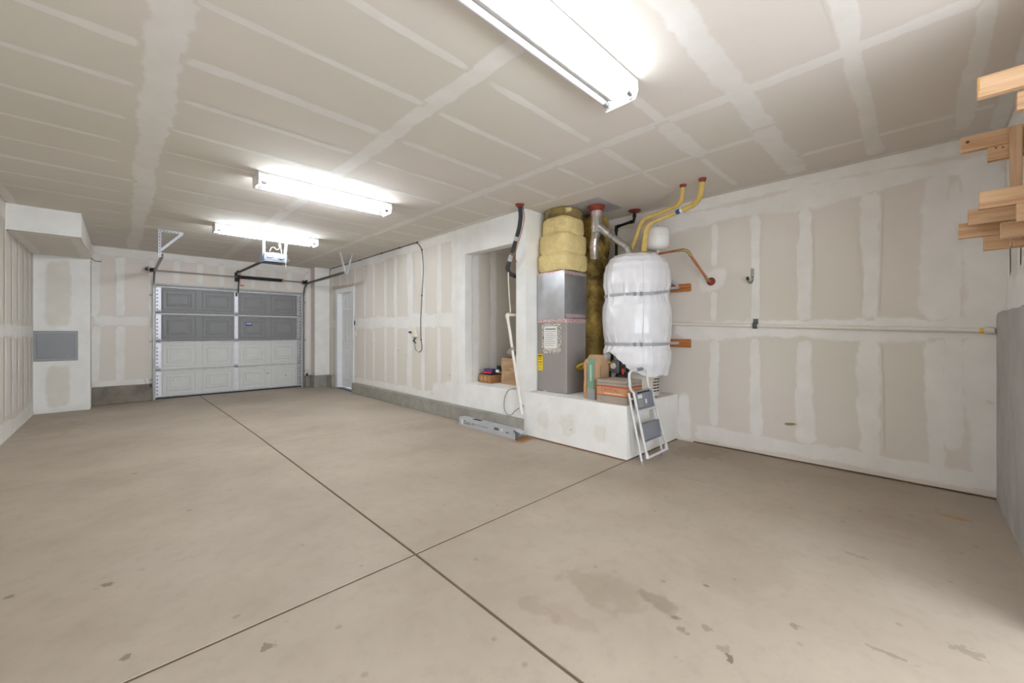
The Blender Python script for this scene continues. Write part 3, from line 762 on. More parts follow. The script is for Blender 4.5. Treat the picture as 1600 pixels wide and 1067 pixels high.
# ------------------------------------------------------------------ overhead garage door
d1 = thing('door_1', (1.69, YD, 0.0), 'sectional overhead garage door with grey upper and white lower sections', 'garage door', kind='structure')
DY0 = YD + 0.03                                   # inside face of the sections
zs = [0.03, 0.544, 1.076, 1.608, 2.105]
def rings_Y(yf, x0, x1, z0, z1, prof):
    R = [[(x0 + i, yf - dd, z0 + i), (x1 - i, yf - dd, z0 + i), (x1 - i, yf - dd, z1 - i), (x0 + i, yf - dd, z1 - i)] for i, dd in prof]
    return MB().loft(R, False, True)
PROF = [(0, 0), (0.004, 0.007), (0.016, 0.007), (0.022, 0.001), (0.062, 0.001), (0.070, 0.007), (0.082, 0.009), (0.094, 0.003), (0.112, 0.003), (0.118, 0.009)]
sections = []
for i in range(4):
    m_ = 'white_panel' if i < 2 else 'gray_panel'
    z0, z1 = zs[i] + 0.003, zs[i + 1] - 0.003
    sec = BX((DL + 0.004, DY0, z0), (DR - 0.004, DY0 + 0.045, z1)).build('door_section', m_, d1, label='white door section' if i < 2 else 'grey door section')
    sections.append(sec)
    for (x0, x1) in ((0.548, 1.046), (1.138, 1.634), (1.756, 2.235), (2.325, 2.822)):
        rings_Y(DY0 - 0.0003, x0, x1, z0 + 0.05, z1 - 0.06, PROF).build('raised_panel', m_, sec)
    # stiles
    for (x0, x1, nm, mt) in ((DL + 0.008, 0.532, 'end_stile', 'galv_white'), (2.838, DR - 0.008, 'end_stile', 'galv'), (1.664, 1.726, 'centre_stile', 'galv_white')):
        st = BX((x0, DY0 - 0.006, z0 + 0.004), (x1, DY0 - 0.0005, z1 - 0.03)).build(nm, mt, d1)
        if nm == 'end_stile':
            xh = x0 + 0.02 if x0 < 1 else x1 - 0.02
            for q in range(6):
                zz = z0 + 0.06 + q * 0.068
                MB().lathe((xh, DY0 - 0.0062, zz), [(0, 0.011), (-0.0012, 0.011)], 10, 'y').build('punched_hole', 'hole', st)
    # rail along the section's top edge
    MB().loft([[(x, DY0 - 0.0005, z1 - 0.034), (x, DY0 - 0.016, z1 - 0.028), (x, DY0 - 0.016, z1 - 0.006), (x, DY0 - 0.0005, z1 - 0.001)] for x in (DL + 0.008, DR - 0.008)]).build('top_rail', 'rail', d1)
    for xh in (0.495, 1.695, 2.885):
        if i < 3:
            h = BX((xh - 0.028, DY0 - 0.026, z1 - 0.022), (xh + 0.028, DY0 - 0.0165, z1 + 0.05)).build('hinge', 'galv', d1)
            MB().tube([(xh - 0.034, DY0 - 0.03, z1 + 0.004), (xh + 0.034, DY0 - 0.03, z1 + 0.004)], 0.007, 8).build('hinge_pin', 'opener_dark', h)
for z in zs[1:-1]: BX((DL + 0.004, DY0 + 0.0455, z - 0.02), (DR - 0.004, DY0 + 0.0495, z + 0.02)).build('seam_light_block', 'dark', d1)  # unseen dark strips added behind the seams to block daylight
BX((DL + 0.004, DY0 - 0.004, 0.004), (DR - 0.004, DY0 + 0.04, 0.032)).build('bottom_seal', 'dark', d1)
BX((DL + 0.01, DY0 - 0.012, 0.034), (DR - 0.01, DY0 - 0.0006, 0.056)).build('bottom_bar', 'galv', d1)
BX((1.86, DY0 - 0.0118, 1.375), (1.975, DY0 - 0.0096, 1.44)).build('sticker', 'blue', sections[2])
BX((1.872, DY0 - 0.0126, 1.412), (1.963, DY0 - 0.0119, 1.43)).build('sticker_print', 'paper', sections[2])
MB().lathe((2.262, DY0 - 0.0088, 0.36), [(0, 0.016), (-0.01, 0.014), (-0.016, 0.006)], 12, 'y').build('lock_boss', 'steel', sections[0], True)
MB().lathe((2.262, DY0 - 0.0088, 0.20), [(0, 0.008), (-0.006, 0.007)], 10, 'y').build('bolt', 'steel', sections[0], True)
MB().lathe((2.62, DY0 - 0.0088, 0.29), [(0, 0.016), (-0.006, 0.012)], 10, 'y').build('bolt', 'steel', sections[0], True)
MB().lathe((0.70, DY0 - 0.0088, 0.345), [(0, 0.012), (-0.006, 0.010)], 10, 'y').build('bolt', 'steel', sections[0], True)
# jamb trim
for x0, x1 in ((DL - 0.03, DL - 0.0005), (DR + 0.0005, DR + 0.03)):
    BX((x0, YD - 0.012, 0.0), (x1, YD - 0.0005, DT)).build('jamb_trim', 'white_panel', d1)
BX((DL - 0.03, YD - 0.014, DT - 0.012), (DR + 0.03, YD - 0.0005, DT + 0.014)).build('head_trim', 'galv', d1)

# ------------------------------------------------------------------ torsion spring assembly
YS = 9.70
t = thing('torsion_spring_assembly', (1.70, YD, 2.37), 'black torsion spring on a steel shaft above the garage door', 'torsion spring')
MB().tube([(0.30, YS, 2.37), (3.04, YS, 2.37)], 0.0125, 10).build('shaft', 'track', t, True)
sp = []
n = 240
MB().lathe((1.745, YS, 2.37), [(0, 0.028), (0.76, 0.028)], 16, 'x').build('spring_core', 'spring', t, True)
hel = []
for i in range(34 * 10 + 1):
    a = 2 * PI * i / 10; hel.append((1.75 + 0.75 * i / 340, YS + 0.031 * math.cos(a), 2.37 + 0.031 * math.sin(a)))
MB().tube(hel, 0.006, 5).build('spring', 'spring', t, True)
for x in (1.735, 2.512): MB().lathe((x, YS, 2.37), [(-0.012, 0.036), (0.018, 0.036)], 14, 'x').build('spring_cone', 'steel' if x > 2 else 'dark', t, True)
MB().box((1.69, YS - 0.03, 2.30), (1.70, YD - 0.008, 2.45)).box((1.66, YD - 0.014, 2.28), (1.74, YD - 0.008, 2.47)).build('centre_bracket', 'dark', t)
for x, s in ((0.405, 1), (2.955, -1)):
    MB().lathe((x, YS, 2.37), [(-0.03, 0.05), (-0.024, 0.034), (0.02, 0.034), (0.026, 0.05), (0.032, 0.05)], 18, 'x').build('cable_drum', 'spring', t, True)
    MB().box((x - s * 0.055 - 0.003, YS - 0.045, 2.31), (x - s * 0.055 + 0.003, YD - 0.008, 2.43)).build('end_bracket', 'track', t)
BX((0.31, YS - 0.03, 2.352), (0.352, YS + 0.02, 2.40)).build('winding_cone', 'spring', t)

# ------------------------------------------------------------------ door tracks
def track(name, x, inner, yend, label):
    t = thing(name, (x, YD, 0.0), label, 'door track', 'garage door tracks')
    YT = YD - 0.05
    # C-shaped channel swept along the path
    path = [(YT, 0.0), (YT, 2.03)]
    for q in range(1, 10):
        a = q / 9 * PI / 2; path.append((YT - 0.30 + 0.30 * math.cos(a), 2.03 + 0.30 * math.sin(a)))
    path.append((yend, 2.345))
    def sweep(pts):
        R = []
        for i, (y, z) in enumerate(pts):
            a = pts[max(i - 1, 0)]; b = pts[min(i + 1, len(pts) - 1)]
            ty, tz = b[0] - a[0], b[1] - a[1]; L = math.hypot(ty, tz); ty /= L; tz /= L
            ny, nz = -tz, ty
            w_, d_ = 0.024, 0.026 * inner
            prof = [(-w_, 0), (w_, 0), (w_, d_), (w_ - 0.010, d_), (w_ - 0.010, d_ * 0.92), (w_ - 0.0025, d_ * 0.92), (w_ - 0.0025, 0.0025 * inner), (-w_ + 0.0025, 0.0025 * inner), (-w_ + 0.0025, d_ * 0.92), (-w_ + 0.010, d_ * 0.92), (-w_ + 0.010, d_), (-w_, d_)]
            R.append([(x + px_, y + ny * q, z + nz * q) for q, px_ in prof])
        return MB().loft(R)
    sweep(path[:2]).build('vertical_track', 'track', t)
    sweep(path[1:-1]).build('curved_track', 'track', t, True)
    sweep(path[-2:]).build('horizontal_track', 'track', t)
    for z in (0.35, 1.05, 1.9):
        MB().box((x - 0.012 * inner, YT + 0.025, z), (x - 0.045 * inner, YD - 0.015, z + 0.04)).box((x - 0.0005 * inner, YT - 0.01, z), (x - 0.006 * inner, YD - 0.015, z + 0.04)).build('jamb_bracket', 'galv', t)
    return t
def angle_iron(a, b, parent, mat='galv', holes=0, up=(0, 1, 0), wd=0.032):
    a = Vector(a); b = Vector(b); tt = (b - a).normalized()
    mb = MB().bar(a, b, wd, 0.003, up)
    sd = tt.cross(Vector(up)).normalized()
    mb.bar(a + sd * wd / 2 + Vector(up) * 0.015, b + sd * wd / 2 + Vector(up) * 0.015, 0.003, 0.03, up)
    o = mb.build('hanger_angle', mat, parent)
    for k in range(holes):
        c = a.lerp(b, (k + 0.5) / holes); h = MB().bar(c - tt * 0.010, c + tt * 0.010, 0.009, 0.0042, up)
        h.build('slot', 'hole', o)
    return o
tl = track('door_track', 0.415, 1, 7.62, 'door track left of the garage door, hung from a triangular perforated bracket')
angle_iron((0.40, 7.62, 2.32), (0.40, 7.62, ZC - 0.002), tl, holes=9)
angle_iron((0.385, 7.615, ZC - 0.018), (0.66, 7.615, ZC - 0.018), tl, holes=7)
angle_iron((0.415, 7.612, 2.42), (0.65, 7.612, ZC - 0.02), tl)
tr = track('door_track', 2.97, -1, 7.40, 'door track by the corner post, hung from two thin straps')
angle_iron((2.975, 7.41, 2.32), (2.87, 7.41, ZC - 0.002), tr, wd=0.026)
angle_iron((2.99, 7.40, 2.32), (3.09, 7.40, ZC - 0.002), tr, wd=0.026)

# photo eyes at the foot of the tracks
for x, s, lab in ((0.385, -1, 'small black door safety sensor at the foot of the left door track'), (3.005, 1, 'small black door safety sensor at the foot of the right door track')):
    t = thing('safety_sensor', (x, 9.68, 0.20), lab, 'sensor', 'garage door safety sensors')
    BX((x - 0.014, 9.64, 0.255), (x + 0.014, 9.70, 0.315), 0.004).build('sensor_body', 'dark', t)
    MB().lathe((x, 9.64, 0.285), [(0, 0.013), (-0.012, 0.012)], 12, 'y').build('lens', 'hole', t, True)
    BX((x - 0.004, 9.70, 0.27), (x + 0.02 * s + 0.004, 9.735, 0.30)).build('sensor_bracket', 'steel', t)
    pts = [(x, 9.69, 0.256), (x + s * 0.02, 9.69, 0.21), (x + s * 0.05, 9.69, 0.20), (x + s * 0.075, 9.69, 0.25), (x + s * 0.06, 9.69, 0.33), (x + s * 0.085, 9.705, 0.40)] if s < 0 else [(x, 9.69, 0.256), (x + 0.015, 9.68, 0.30), (x + 0.03, 9.69, 0.36), (x + 0.02, 9.70, 0.42)]
    MB().tube(pts, 0.003, 6, round_=0.02).build('sensor_wire', 'wire', t, True)

# ------------------------------------------------------------------ door opener
t = thing('garage_door_opener', (1.70, 7.12, 2.33), 'grey garage door opener motor hung on white straps with a dark rail', 'door opener')
ox0, ox1, oy0, oy1, oz0, oz1 = 1.56, 1.875, 6.98, 7.30, 2.335, 2.465
hb = MB().loft([[(ox0, oy0, oz0 + 0.02), (ox1, oy0, oz0 + 0.02), (ox1, oy1, oz0 + 0.02), (ox0, oy1, oz0 + 0.02)], [(ox0, oy0, oz1), (ox1, oy0, oz1), (ox1, oy1, oz1), (ox0, oy1, oz1)]])
hb.build('motor_housing', 'opener', t)
BX((ox0 + 0.005, oy0 + 0.004, oz0), (ox1 - 0.005, oy1 - 0.004, oz0 + 0.02)).build('bottom_cover', 'opener_dark', t)
BX((1.59, oy0 - 0.022, 2.395), (1.665, oy0, 2.45), 0.006).build('light_bulb_cover', 'white', t)
BX((1.69, oy0 - 0.003, 2.40), (1.73, oy0, 2.45)).build('control_label', 'paper', t)
BX((1.765, oy0 - 0.03, 2.385), (1.81, oy0, 2.43), 0.006).build('receiver_unit', 'plug', t)
BX((1.815, oy0 - 0.02, 2.40), (1.85, oy0, 2.445), 0.004).build('power_plug', 'plug', t)
BX((1.64, 7.02, oz1), (1.78, 7.10, oz1 + 0.012)).build('mount_plate', 'white', t)
for x in (1.575, 1.86):
    angle_iron((x, 7.05, oz1 - 0.04), (x + (0.0 if x < 1.7 else 0.03), 7.05, ZC - 0.002), t, 'galv_white', holes=4)
MB().tube([(1.80, oy0 - 0.008, 2.43), (1.79, 6.97, 2.52), (1.785, 7.0, 2.62), (1.77, 7.03, ZC - 0.003)], 0.006, 6, round_=0.03).build('power_cord', 'cream', t, True)
MB().tube([(1.64, 7.0, 2.49), (1.66, 7.0, 2.55), (1.70, 7.0, 2.56), (1.73, 7.0, 2.52), (1.78, 7.0, 2.55), (1.76, 7.0, 2.62)], 0.004, 6, round_=0.03).build('control_wire', 'cream', t, True)
MB().tube([(1.84, oy0 - 0.004, 2.41), (1.845, 6.96, 2.36), (1.85, 6.96, 2.30), (1.86, 6.96, 2.24)], 0.0018, 5, round_=0.02).build('antenna_wire', 'cream', t, True)
MB().tube([(1.875, 7.05, 2.42), (1.91, 7.04, 2.40), (1.93, 7.04, 2.37), (1.89, 7.04, 2.365)], 0.003, 5, round_=0.02).build('loop_wire', 'wire', t, True)
rail = MB().bar((1.70, 7.28, 2.425), (1.70, 9.66, 2.455), 0.035, 0.028).build('rail', 'spring', t)
BX((1.678, 9.62, 2.42), (1.722, 9.72, 2.49)).build('header_bracket', 'spring', t)
BX((1.68, 9.50, 2.395), (1.72, 9.60, 2.425)).build('trolley', 'track', t)
MB().bar((1.70, 9.55, 2.40), (1.71, 9.72, 2.05), 0.022, 0.006).build('door_arm', 'spring', t)
MB().tube([(1.705, 9.53, 2.40), (1.72, 9.54, 2.20)], 0.003, 6).build('release_cord', 'red', t)
BX((1.71, 9.53, 2.175), (1.78, 9.55, 2.195), 0.004).build('release_handle', 'red', t)
MB().bar((1.695, 9.80, 2.06), (1.695, 9.80, 1.98), 0.03, 0.02, (0, 1, 0)).build('door_bracket', 'dark', t)

# ------------------------------------------------------------------ small things on the walls
t = one('wire_stub', MB().tube([(XB + 0.004, 9.55, 2.47), (XB + 0.02, 9.56, 2.44), (XB + 0.06, 9.62, 2.425), (XB + 0.10, 9.70, 2.44), (XB + 0.11, 9.79, 2.455)], 0.006, 7, round_=0.03), 'wire', (XB + 0.004, 9.55, 2.47), 'short dark wire stub poking out of the drywall near the soffit', 'wire', smooth=True)
t = thing('door_sensor', (X1, 8.13, 1.43), 'tiny black button plate on the wall beside the white side door', 'button plate')
BX((X1 - 0.016, 8.115, 1.39), (X1 - 0.003, 8.145, 1.48), 0.003).build('plate', 'dark', t)
BX((X1 - 0.02, 8.122, 1.425), (X1 - 0.016, 8.138, 1.445)).build('button', 'opener_dark', t)
t = thing('light_switch', (X1, 8.09, 1.22), 'white light switch plate below the black button by the side door', 'switch')
BX((X1 - 0.01, 8.055, 1.165), (X1 - 0.003, 8.125, 1.28), 0.003).build('plate', 'plug', t)
BX((X1 - 0.016, 8.084, 1.21), (X1 - 0.01, 8.096, 1.235)).build('toggle', 'white', t)
t = thing('charger_unit', (X1, 5.78, 1.13), 'small white wall-mounted charger with dark plugs hanging under it', 'charger')
BX((X1 - 0.05, 5.69, 1.165), (X1 - 0.003, 5.815, 1.28), 0.006).build('case', 'plug', t)
BX((X1 - 0.0515, 5.70, 1.17), (X1 - 0.0495, 5.715, 1.272)).build('yellow_edge', 'yellow', t)
BX((X1 - 0.035, 5.87, 1.23), (X1 - 0.003, 5.94, 1.255), 0.004).build('plug', 'dark', t)
BX((X1 - 0.009, 5.83, 1.16), (X1 - 0.003, 5.90, 1.275), 0.002).build('outlet_plate', 'plug', t)
for (y, z) in ((5.80, 1.10), (5.755, 1.07), (5.77, 1.135)):
    BX((X1 - 0.03, y - 0.012, z - 0.015), (X1 - 0.003, y + 0.012, z + 0.015), 0.004).build('clip', 'opener_dark', t)
MB().tube([(X1 - 0.02, 5.76, 1.165), (X1 - 0.02, 5.765, 1.06), (X1 - 0.02, 5.74, 0.97), (X1 - 0.02, 5.70, 0.93)], 0.004, 6, round_=0.04).build('cord', 'wire', t, True)
MB().tube([(X1 - 0.02, 5.87, 1.24), (X1 - 0.022, 5.84, 1.22), (X1 - 0.02, 5.835, 1.17)], 0.004, 6, round_=0.02).build('cord', 'wire', t, True)
t = thing('low_voltage_cable', (X1 - 0.008, 5.68, 2.70), 'thin dark cable stapled along the wall top, then drooping down past the charger', 'cable')
xw = X1 - 0.009
MB().tube([(xw, 9.52, 2.55), (xw, 9.50, 2.70), (xw, 8.6, 2.698), (xw, 7.88, 2.694), (xw, 6.94, 2.698), (xw, 6.27, 2.70), (xw, 5.70, 2.70), (xw, 5.56, 2.58), (xw, 5.51, 2.25), (xw, 5.56, 1.85), (xw, 5.60, 1.4), (xw, 5.59, 1.15), (xw, 5.555, 1.0), (xw, 5.58, 0.93), (xw, 5.66, 0.92)], 0.0075, 7, round_=0.12).build('cable', 'wire', t, True)
for (y, z) in ((8.6, 2.698), (7.88, 2.694), (6.94, 2.698), (6.27, 2.70), (5.70, 2.70), (5.555, 2.56), (5.56, 1.83), (5.585, 1.12)):
    MB().box((X1 - 0.02, y - 0.012, z - 0.012), (X1 - 0.003, y + 0.012, z + 0.012), 0.003).build('staple', 'dark', t)

# ------------------------------------------------------------------ condensate and drain lines by the niche
t = thing('foam_insulated_line', (3.30, 3.22, ZC), 'dark foam-wrapped line bending down from the ceiling into the niche', 'pipe')
MB().lathe((3.29, 3.22, ZC), [(-0.002, 0.055), (-0.012, 0.05), (-0.03, 0.034)], 18).build('ceiling_collar', 'redcaulk', t, True)
p1 = [(3.29, 3.22, ZC - 0.01), (3.295, 3.205, 2.58), (3.30, 3.235, 2.45), (3.31, 3.285, 2.36)]
MB().tube(p1, 0.026, 12, round_=0.08).build('foam_sleeve', 'foam', t, True)
MB().tube([(3.31, 3.285, 2.36), (3.315, 3.31, 2.315)], 0.0275, 12).build('tape_band', 'galv', t, True)
MB().tube([(3.315, 3.31, 2.315), (3.33, 3.385, 2.185)], 0.025, 12).build('foam_sleeve', 'foam', t, True)
MB().tube([(3.33, 3.385, 2.185), (3.335, 3.40, 2.16)], 0.012, 10).build('bare_pipe', 'brass', t, True)
MB().tube([(3.335, 3.40, 2.16), (3.345, 3.445, 2.10)], 0.027, 12).build('tape_band', 'galv', t, True)
MB().tube([(3.345, 3.445, 2.10), (3.36, 3.505, 2.01), (3.40, 3.50, 1.96), (3.45, 3.49, 1.94)], 0.026, 12, round_=0.04).build('foam_elbow', 'foam', t, True)
MB().tube([(3.45, 3.49, 1.94), (3.60, 3.47, 1.90), (3.70, 3.46, 1.88)], 0.026, 12).build('foam_sleeve', 'dark', t, True)
MB().tube([(3.318, 3.20, ZC - 0.01), (3.322, 3.17, 2.55), (3.325, 3.225, 2.40), (3.335, 3.33, 2.20), (3.38, 3.40, 2.12), (3.56, 3.47, 2.06)], 0.006, 7, round_=0.1).build('thin_line', 'copper', t, True)
t = one('condensate_tube', MB().tube([(3.352, 3.475, 1.965), (3.353, 3.47, 1.80), (3.375, 3.475, 1.6), (3.385, 3.47, 1.475)], 0.008, 8, round_=0.1), 'cream', (3.38, 3.50, 1.50), 'thin beige tube dropping from the foam elbow to the white pipe', 'tube', smooth=True)
t = thing('plastic_drain_pipe', (3.40, 3.3, 0.27), 'white plastic drain pipe slanting down in front of the niche edge', 'pipe')
MB().tube([(3.66, 3.50, 1.452), (3.385, 3.53, 1.452)], 0.018, 12).build('stub_pipe', 'pvc', t, True)
MB().tube([(3.42, 3.526, 1.452), (3.385, 3.53, 1.452), (3.39, 3.523, 1.40)], 0.024, 12, round_=0.03).build('elbow', 'pvc', t, True)
MB().tube([(3.39, 3.523, 1.41), (3.405, 3.30, 0.29)], 0.018, 12).build('pipe_run', 'pvc', t, True)
MB().tube([(3.399, 3.445, 1.055), (3.40, 3.438, 1.02)], 0.025, 12).build('clamp', 'grey_box', t, True)
MB().tube([(3.4045, 3.31, 0.34), (3.406, 3.295, 0.262)], 0.024, 12).build('end_fitting', 'pvc', t, True)
t = thing('electrical_outlet', (X1, 3.36, 0.32), 'white outlet plate beneath the column with a grey cable plugged in', 'outlet')
BX((X1 - 0.008, 3.285, 0.262), (X1 - 0.001, 3.36, 0.385), 0.002).build('cover_plate', 'plug', t)
BX((X1 - 0.035, 3.305, 0.325), (X1 - 0.008, 3.345, 0.365), 0.005).build('plug', 'grey_cable', t)
MB().tube([(X1 - 0.03, 3.34, 0.335), (X1 - 0.06, 3.40, 0.29), (X1 - 0.04, 3.47, 0.225), (X1 - 0.04, 3.55, 0.215), (X1 - 0.03, 3.62, 0.27), (X1 - 0.02, 3.63, 0.40), (X1 - 0.015, 3.57, 0.515), (X1 + 0.02, 3.53, 0.535), (X1 + 0.10, 3.50, 0.533)], 0.006, 8, round_=0.06).build('cable', 'grey_cable', t, True)

# ------------------------------------------------------------------ niche contents
def open_box(x0, x1, y0, y1, z0, z1, th=0.005):
    return MB().box((x0, y0, z0), (x1, y1, z0 + th)).box((x0, y0, z0 + th), (x0 + th, y1, z1)).box((x1 - th, y0, z0 + th), (x1, y1, z1)).box((x0 + th, y0, z0 + th), (x1 - th, y0 + th, z1)).box((x0 + th, y1 - th, z0 + th), (x1 - th, y1, z1))
NZ = NB
t = thing('cardboard_box', (3.82, 4.27, NZ), 'small open cardboard box heaped with odds and ends in the niche', 'box')
b_ = open_box(3.66, 3.98, 4.14, 4.40, NZ + 0.0005, NZ + 0.115).build('box_body', 'card', t)
BX((3.6592, 4.19, NZ + 0.03), (3.6598, 4.35, NZ + 0.09)).build('printed_mark', 'tan_box', b_)
for yy, z0, z1 in ((4.215, .02, .10), (4.30, .02, .10)): BX((3.659, yy, NZ + z0), (3.6595, yy + 0.012, NZ + z1)).build('printed_line', 'ink', b_)
def tilted(cx_, cy_, cz_, sx, sy, sz, rz, rx, ry=0):
    mb = MB().box((-sx / 2, -sy / 2, -sz / 2), (sx / 2, sy / 2, sz / 2), min(sx, sy, sz) * 0.12)
    R = Matrix.Translation((cx_, cy_, cz_)) @ Matrix.Rotation(rz, 4, 'Z') @ Matrix.Rotation(rx, 4, 'X') @ Matrix.Rotation(ry, 4, 'Y')
    mb.v = [tuple(R @ Vector(p)) for p in mb.v]; return mb
one('dark_clutter', tilted(3.82, 4.27, NZ + 0.068, 0.27, 0.21, 0.10, 0.0, 0.03), 'dark', (3.82, 4.27, NZ + 0.03), 'dark bundle filling the cardboard box in the niche', 'bundle')
t = thing('purple_carton', (3.80, 4.27, NZ + 0.15), 'purple carton with an orange edge lying on top of the cardboard box', 'carton')
tilted(3.765, 4.28, NZ + 0.162, 0.12, 0.14, 0.06, 0.3, 0.06).build('carton_body', 'purple', t)
tilted(3.698, 4.26, NZ + 0.142, 0.010, 0.135, 0.022, 0.3, 0.06).build('orange_edge', 'orange_red', t)
one('grey_pouch', tilted(3.74, 4.395, NZ + 0.158, 0.09, 0.07, 0.035, 0.3, -0.35), 'grey_cable', (3.72, 4.375, NZ + 0.12), 'crumpled grey pouch at the left end of the cardboard box', 'pouch')
one('wire_coil', MB().tube([(3.90 + 0.045 * math.cos(a * 0.7) * (1 - 0.01 * a), 4.215 + 0.055 * math.sin(a * 0.7), NZ + 0.145 + 0.002 * a) for a in range(40)], 0.008, 6), 'hole', (3.87, 4.20, NZ + 0.14), 'tangled black cord coiled on the right end of the cardboard box', 'cord', smooth=True)
one('plug_adapter', tilted(3.80, 4.155, NZ + 0.165, 0.05, 0.05, 0.035, 0.5, 0.2), 'plug', (3.80, 4.155, NZ + 0.15), 'small white adapter among the cords on the cardboard box', 'adapter')
t = thing('white_carton', (4.12, 4.28, NZ), 'small white carton standing behind the cardboard box', 'carton')
BX((4.06, 4.16, NZ + 0.0005), (4.22, 4.40, NZ + 0.205), 0.004).build('carton_body', 'paper', t)
BX((4.0585, 4.2, NZ + 0.15), (4.0597, 4.34, NZ + 0.18)).build('printed_panel', 'beige', t)
# paper grocery bag with its open top
t = thing('paper_bag', (3.86, 3.92, NZ), 'tall brown paper bag standing open beside the cardboard box', 'paper bag')
bx0, bx1, by0, by1 = 3.76, 3.94, 3.74, 4.03
R = []
for q in range(9):
    z = NZ + 0.0005 + 0.36 * q / 8; k_ = 0.010 * math.sin(q * 1.3)
    R.append([(bx0 + k_, by0 - 0.006 * q / 8, z), ((bx0 + bx1) / 2, by0 + 0.02 * (q % 3 == 1) - 0.004, z), (bx1 + k_ * 0.5, by0, z), (bx1 - 0.015, (by0 + by1) / 2, z), (bx1, by1, z), ((bx0 + bx1) / 2, by1 - 0.02 * (q / 8), z), (bx0 - k_ * 0.6, by1 + 0.004, z), (bx0 + 0.012 * math.sin(q * 1.9), (by0 + by1) / 2 + 0.02, z)])
inner = [[(cx_ * 0.97 + 3.85 * 0.03, cy_ * 0.97 + 3.885 * 0.03, cz_) for cx_, cy_, cz_ in r] for r in reversed(R[1:])]
MB().loft(R + inner).build('bag_body', 'kraft', t)
one('paper_wad', tilted(3.86, 3.93, NZ + 0.43, 0.10, 0.10, 0.09, 0.4, 0.5, 0.3), 'grey_box', (3.86, 3.93, NZ + 0.37), 'crumpled paper sticking out of the top of the brown bag', 'paper')
# dark folded umbrella-like cloth behind the bag
R = []
for q, (z, r) in enumerate(((NZ + 0.0005, 0.07), (NZ + 0.2, 0.10), (NZ + 0.4, 0.12), (NZ + 0.52, 0.10), (NZ + 0.66, 0.055), (NZ + 0.80, 0.02))):
    R.append([(4.22 + r * (1 + 0.2 * math.cos(5 * a)) * math.cos(a), 3.99 + r * (1 + 0.2 * math.cos(5 * a)) * math.sin(a), z) for a in [2 * PI * j / 20 for j in range(20)]])
one('cloth_bundle', MB().loft(R), 'navy', (4.22, 3.99, NZ), 'dark navy folded cloth standing behind the brown paper bag', 'cloth', smooth=True)

# ------------------------------------------------------------------ long carton on the floor
t = thing('long_carton', (3.28, 3.77, 0.0), 'long narrow silver-grey carton on the floor along the curb', 'carton')
lx0, lx1, ly0, ly1, lz = 3.235, 3.345, 3.27, 4.30, 0.105
th = 0.004
sh = MB().box((lx0, ly0, 0.001), (lx1, ly1, th)).box((lx0, ly0, th), (lx0 + th, ly1, lz)).box((lx1 - th, ly0, th), (lx1, ly1, lz)).box((lx0 + th, ly0, lz - th), (lx1 - th, ly1, lz)).box((lx0 + th, ly1 - th, th), (lx1 - th, ly1, lz - th))
cb = sh.build('carton_body', 'silver_box', t)
MB().loft([[(lx0, ly0, 0.004), (lx0 + th, ly0, 0.004), (lx0 + th, ly0, lz - 0.01), (lx0, ly0, lz - 0.01)], [(lx0 - 0.05, ly0 - 0.075, 0.012), (lx0 - 0.05 + th, ly0 - 0.075, 0.012), (lx0 - 0.045 + th, ly0 - 0.07, lz - 0.03), (lx0 - 0.045, ly0 - 0.07, lz - 0.03)]]).build('end_flap', 'silver_box', t)
MB().loft([[(lx0 + 0.01, ly0, lz - th), (lx1, ly0, lz - th), (lx1, ly0, lz), (lx0 + 0.01, ly0, lz)], [(lx0 + 0.02, ly0 - 0.11, lz - 0.03), (lx1, ly0 - 0.11, lz - 0.03), (lx1, ly0 - 0.11, lz - 0.026), (lx0 + 0.02, ly0 - 0.11, lz - 0.026)]]).build('end_flap', 'silver_box', t)
text_part('printed_word', 'Dura', 0.07, 'ink', cb, (lx0 - 0.0015, 4.20, 0.03), (0, -1, 0), (0, 0, 1))
BX((lx0 - 0.0012, 3.985, 0.034), (lx0 - 0.0004, 4.035, 0.066)).build('printed_block', 'grey_cable', cb)
BX((lx0 - 0.0012, 4.215, 0.025), (lx0 - 0.0004, 4.255, 0.085)).build('printed_logo', 'paper', cb)
for (y0, y1, z0, z1, m_) in ((3.86, 4.0, 0.055, 0.062, 'ink_grey'), (3.72, 3.85, 0.05, 0.058, 'ink_grey'), (3.52, 3.6, 0.055, 0.085, 'opener_dark'), (3.45, 3.48, 0.055, 0.09, 'paper'), (3.34, 3.40, 0.05, 0.066, 'ink_grey')):
    BX((lx0 - 0.0012, y0, z0), (lx0 - 0.0004, y1, z1)).build('printed_block', m_, cb)
BX((3.26, 3.90, lz), (3.32, 4.06, lz + 0.0012)).build('printed_block', 'ink', cb)
one('cardboard_scrap', MB().loft([[(3.22, 3.10, 0.001), (3.40, 3.13, 0.001), (3.41, 3.26, 0.001), (3.20, 3.19, 0.001)], [(3.22, 3.10, 0.006), (3.40, 3.13, 0.008), (3.41, 3.26, 0.012), (3.20, 3.19, 0.006)]]), 'card', (3.3, 3.18, 0.0), 'flat brown cardboard scrap lying at the end of the long carton', 'cardboard')

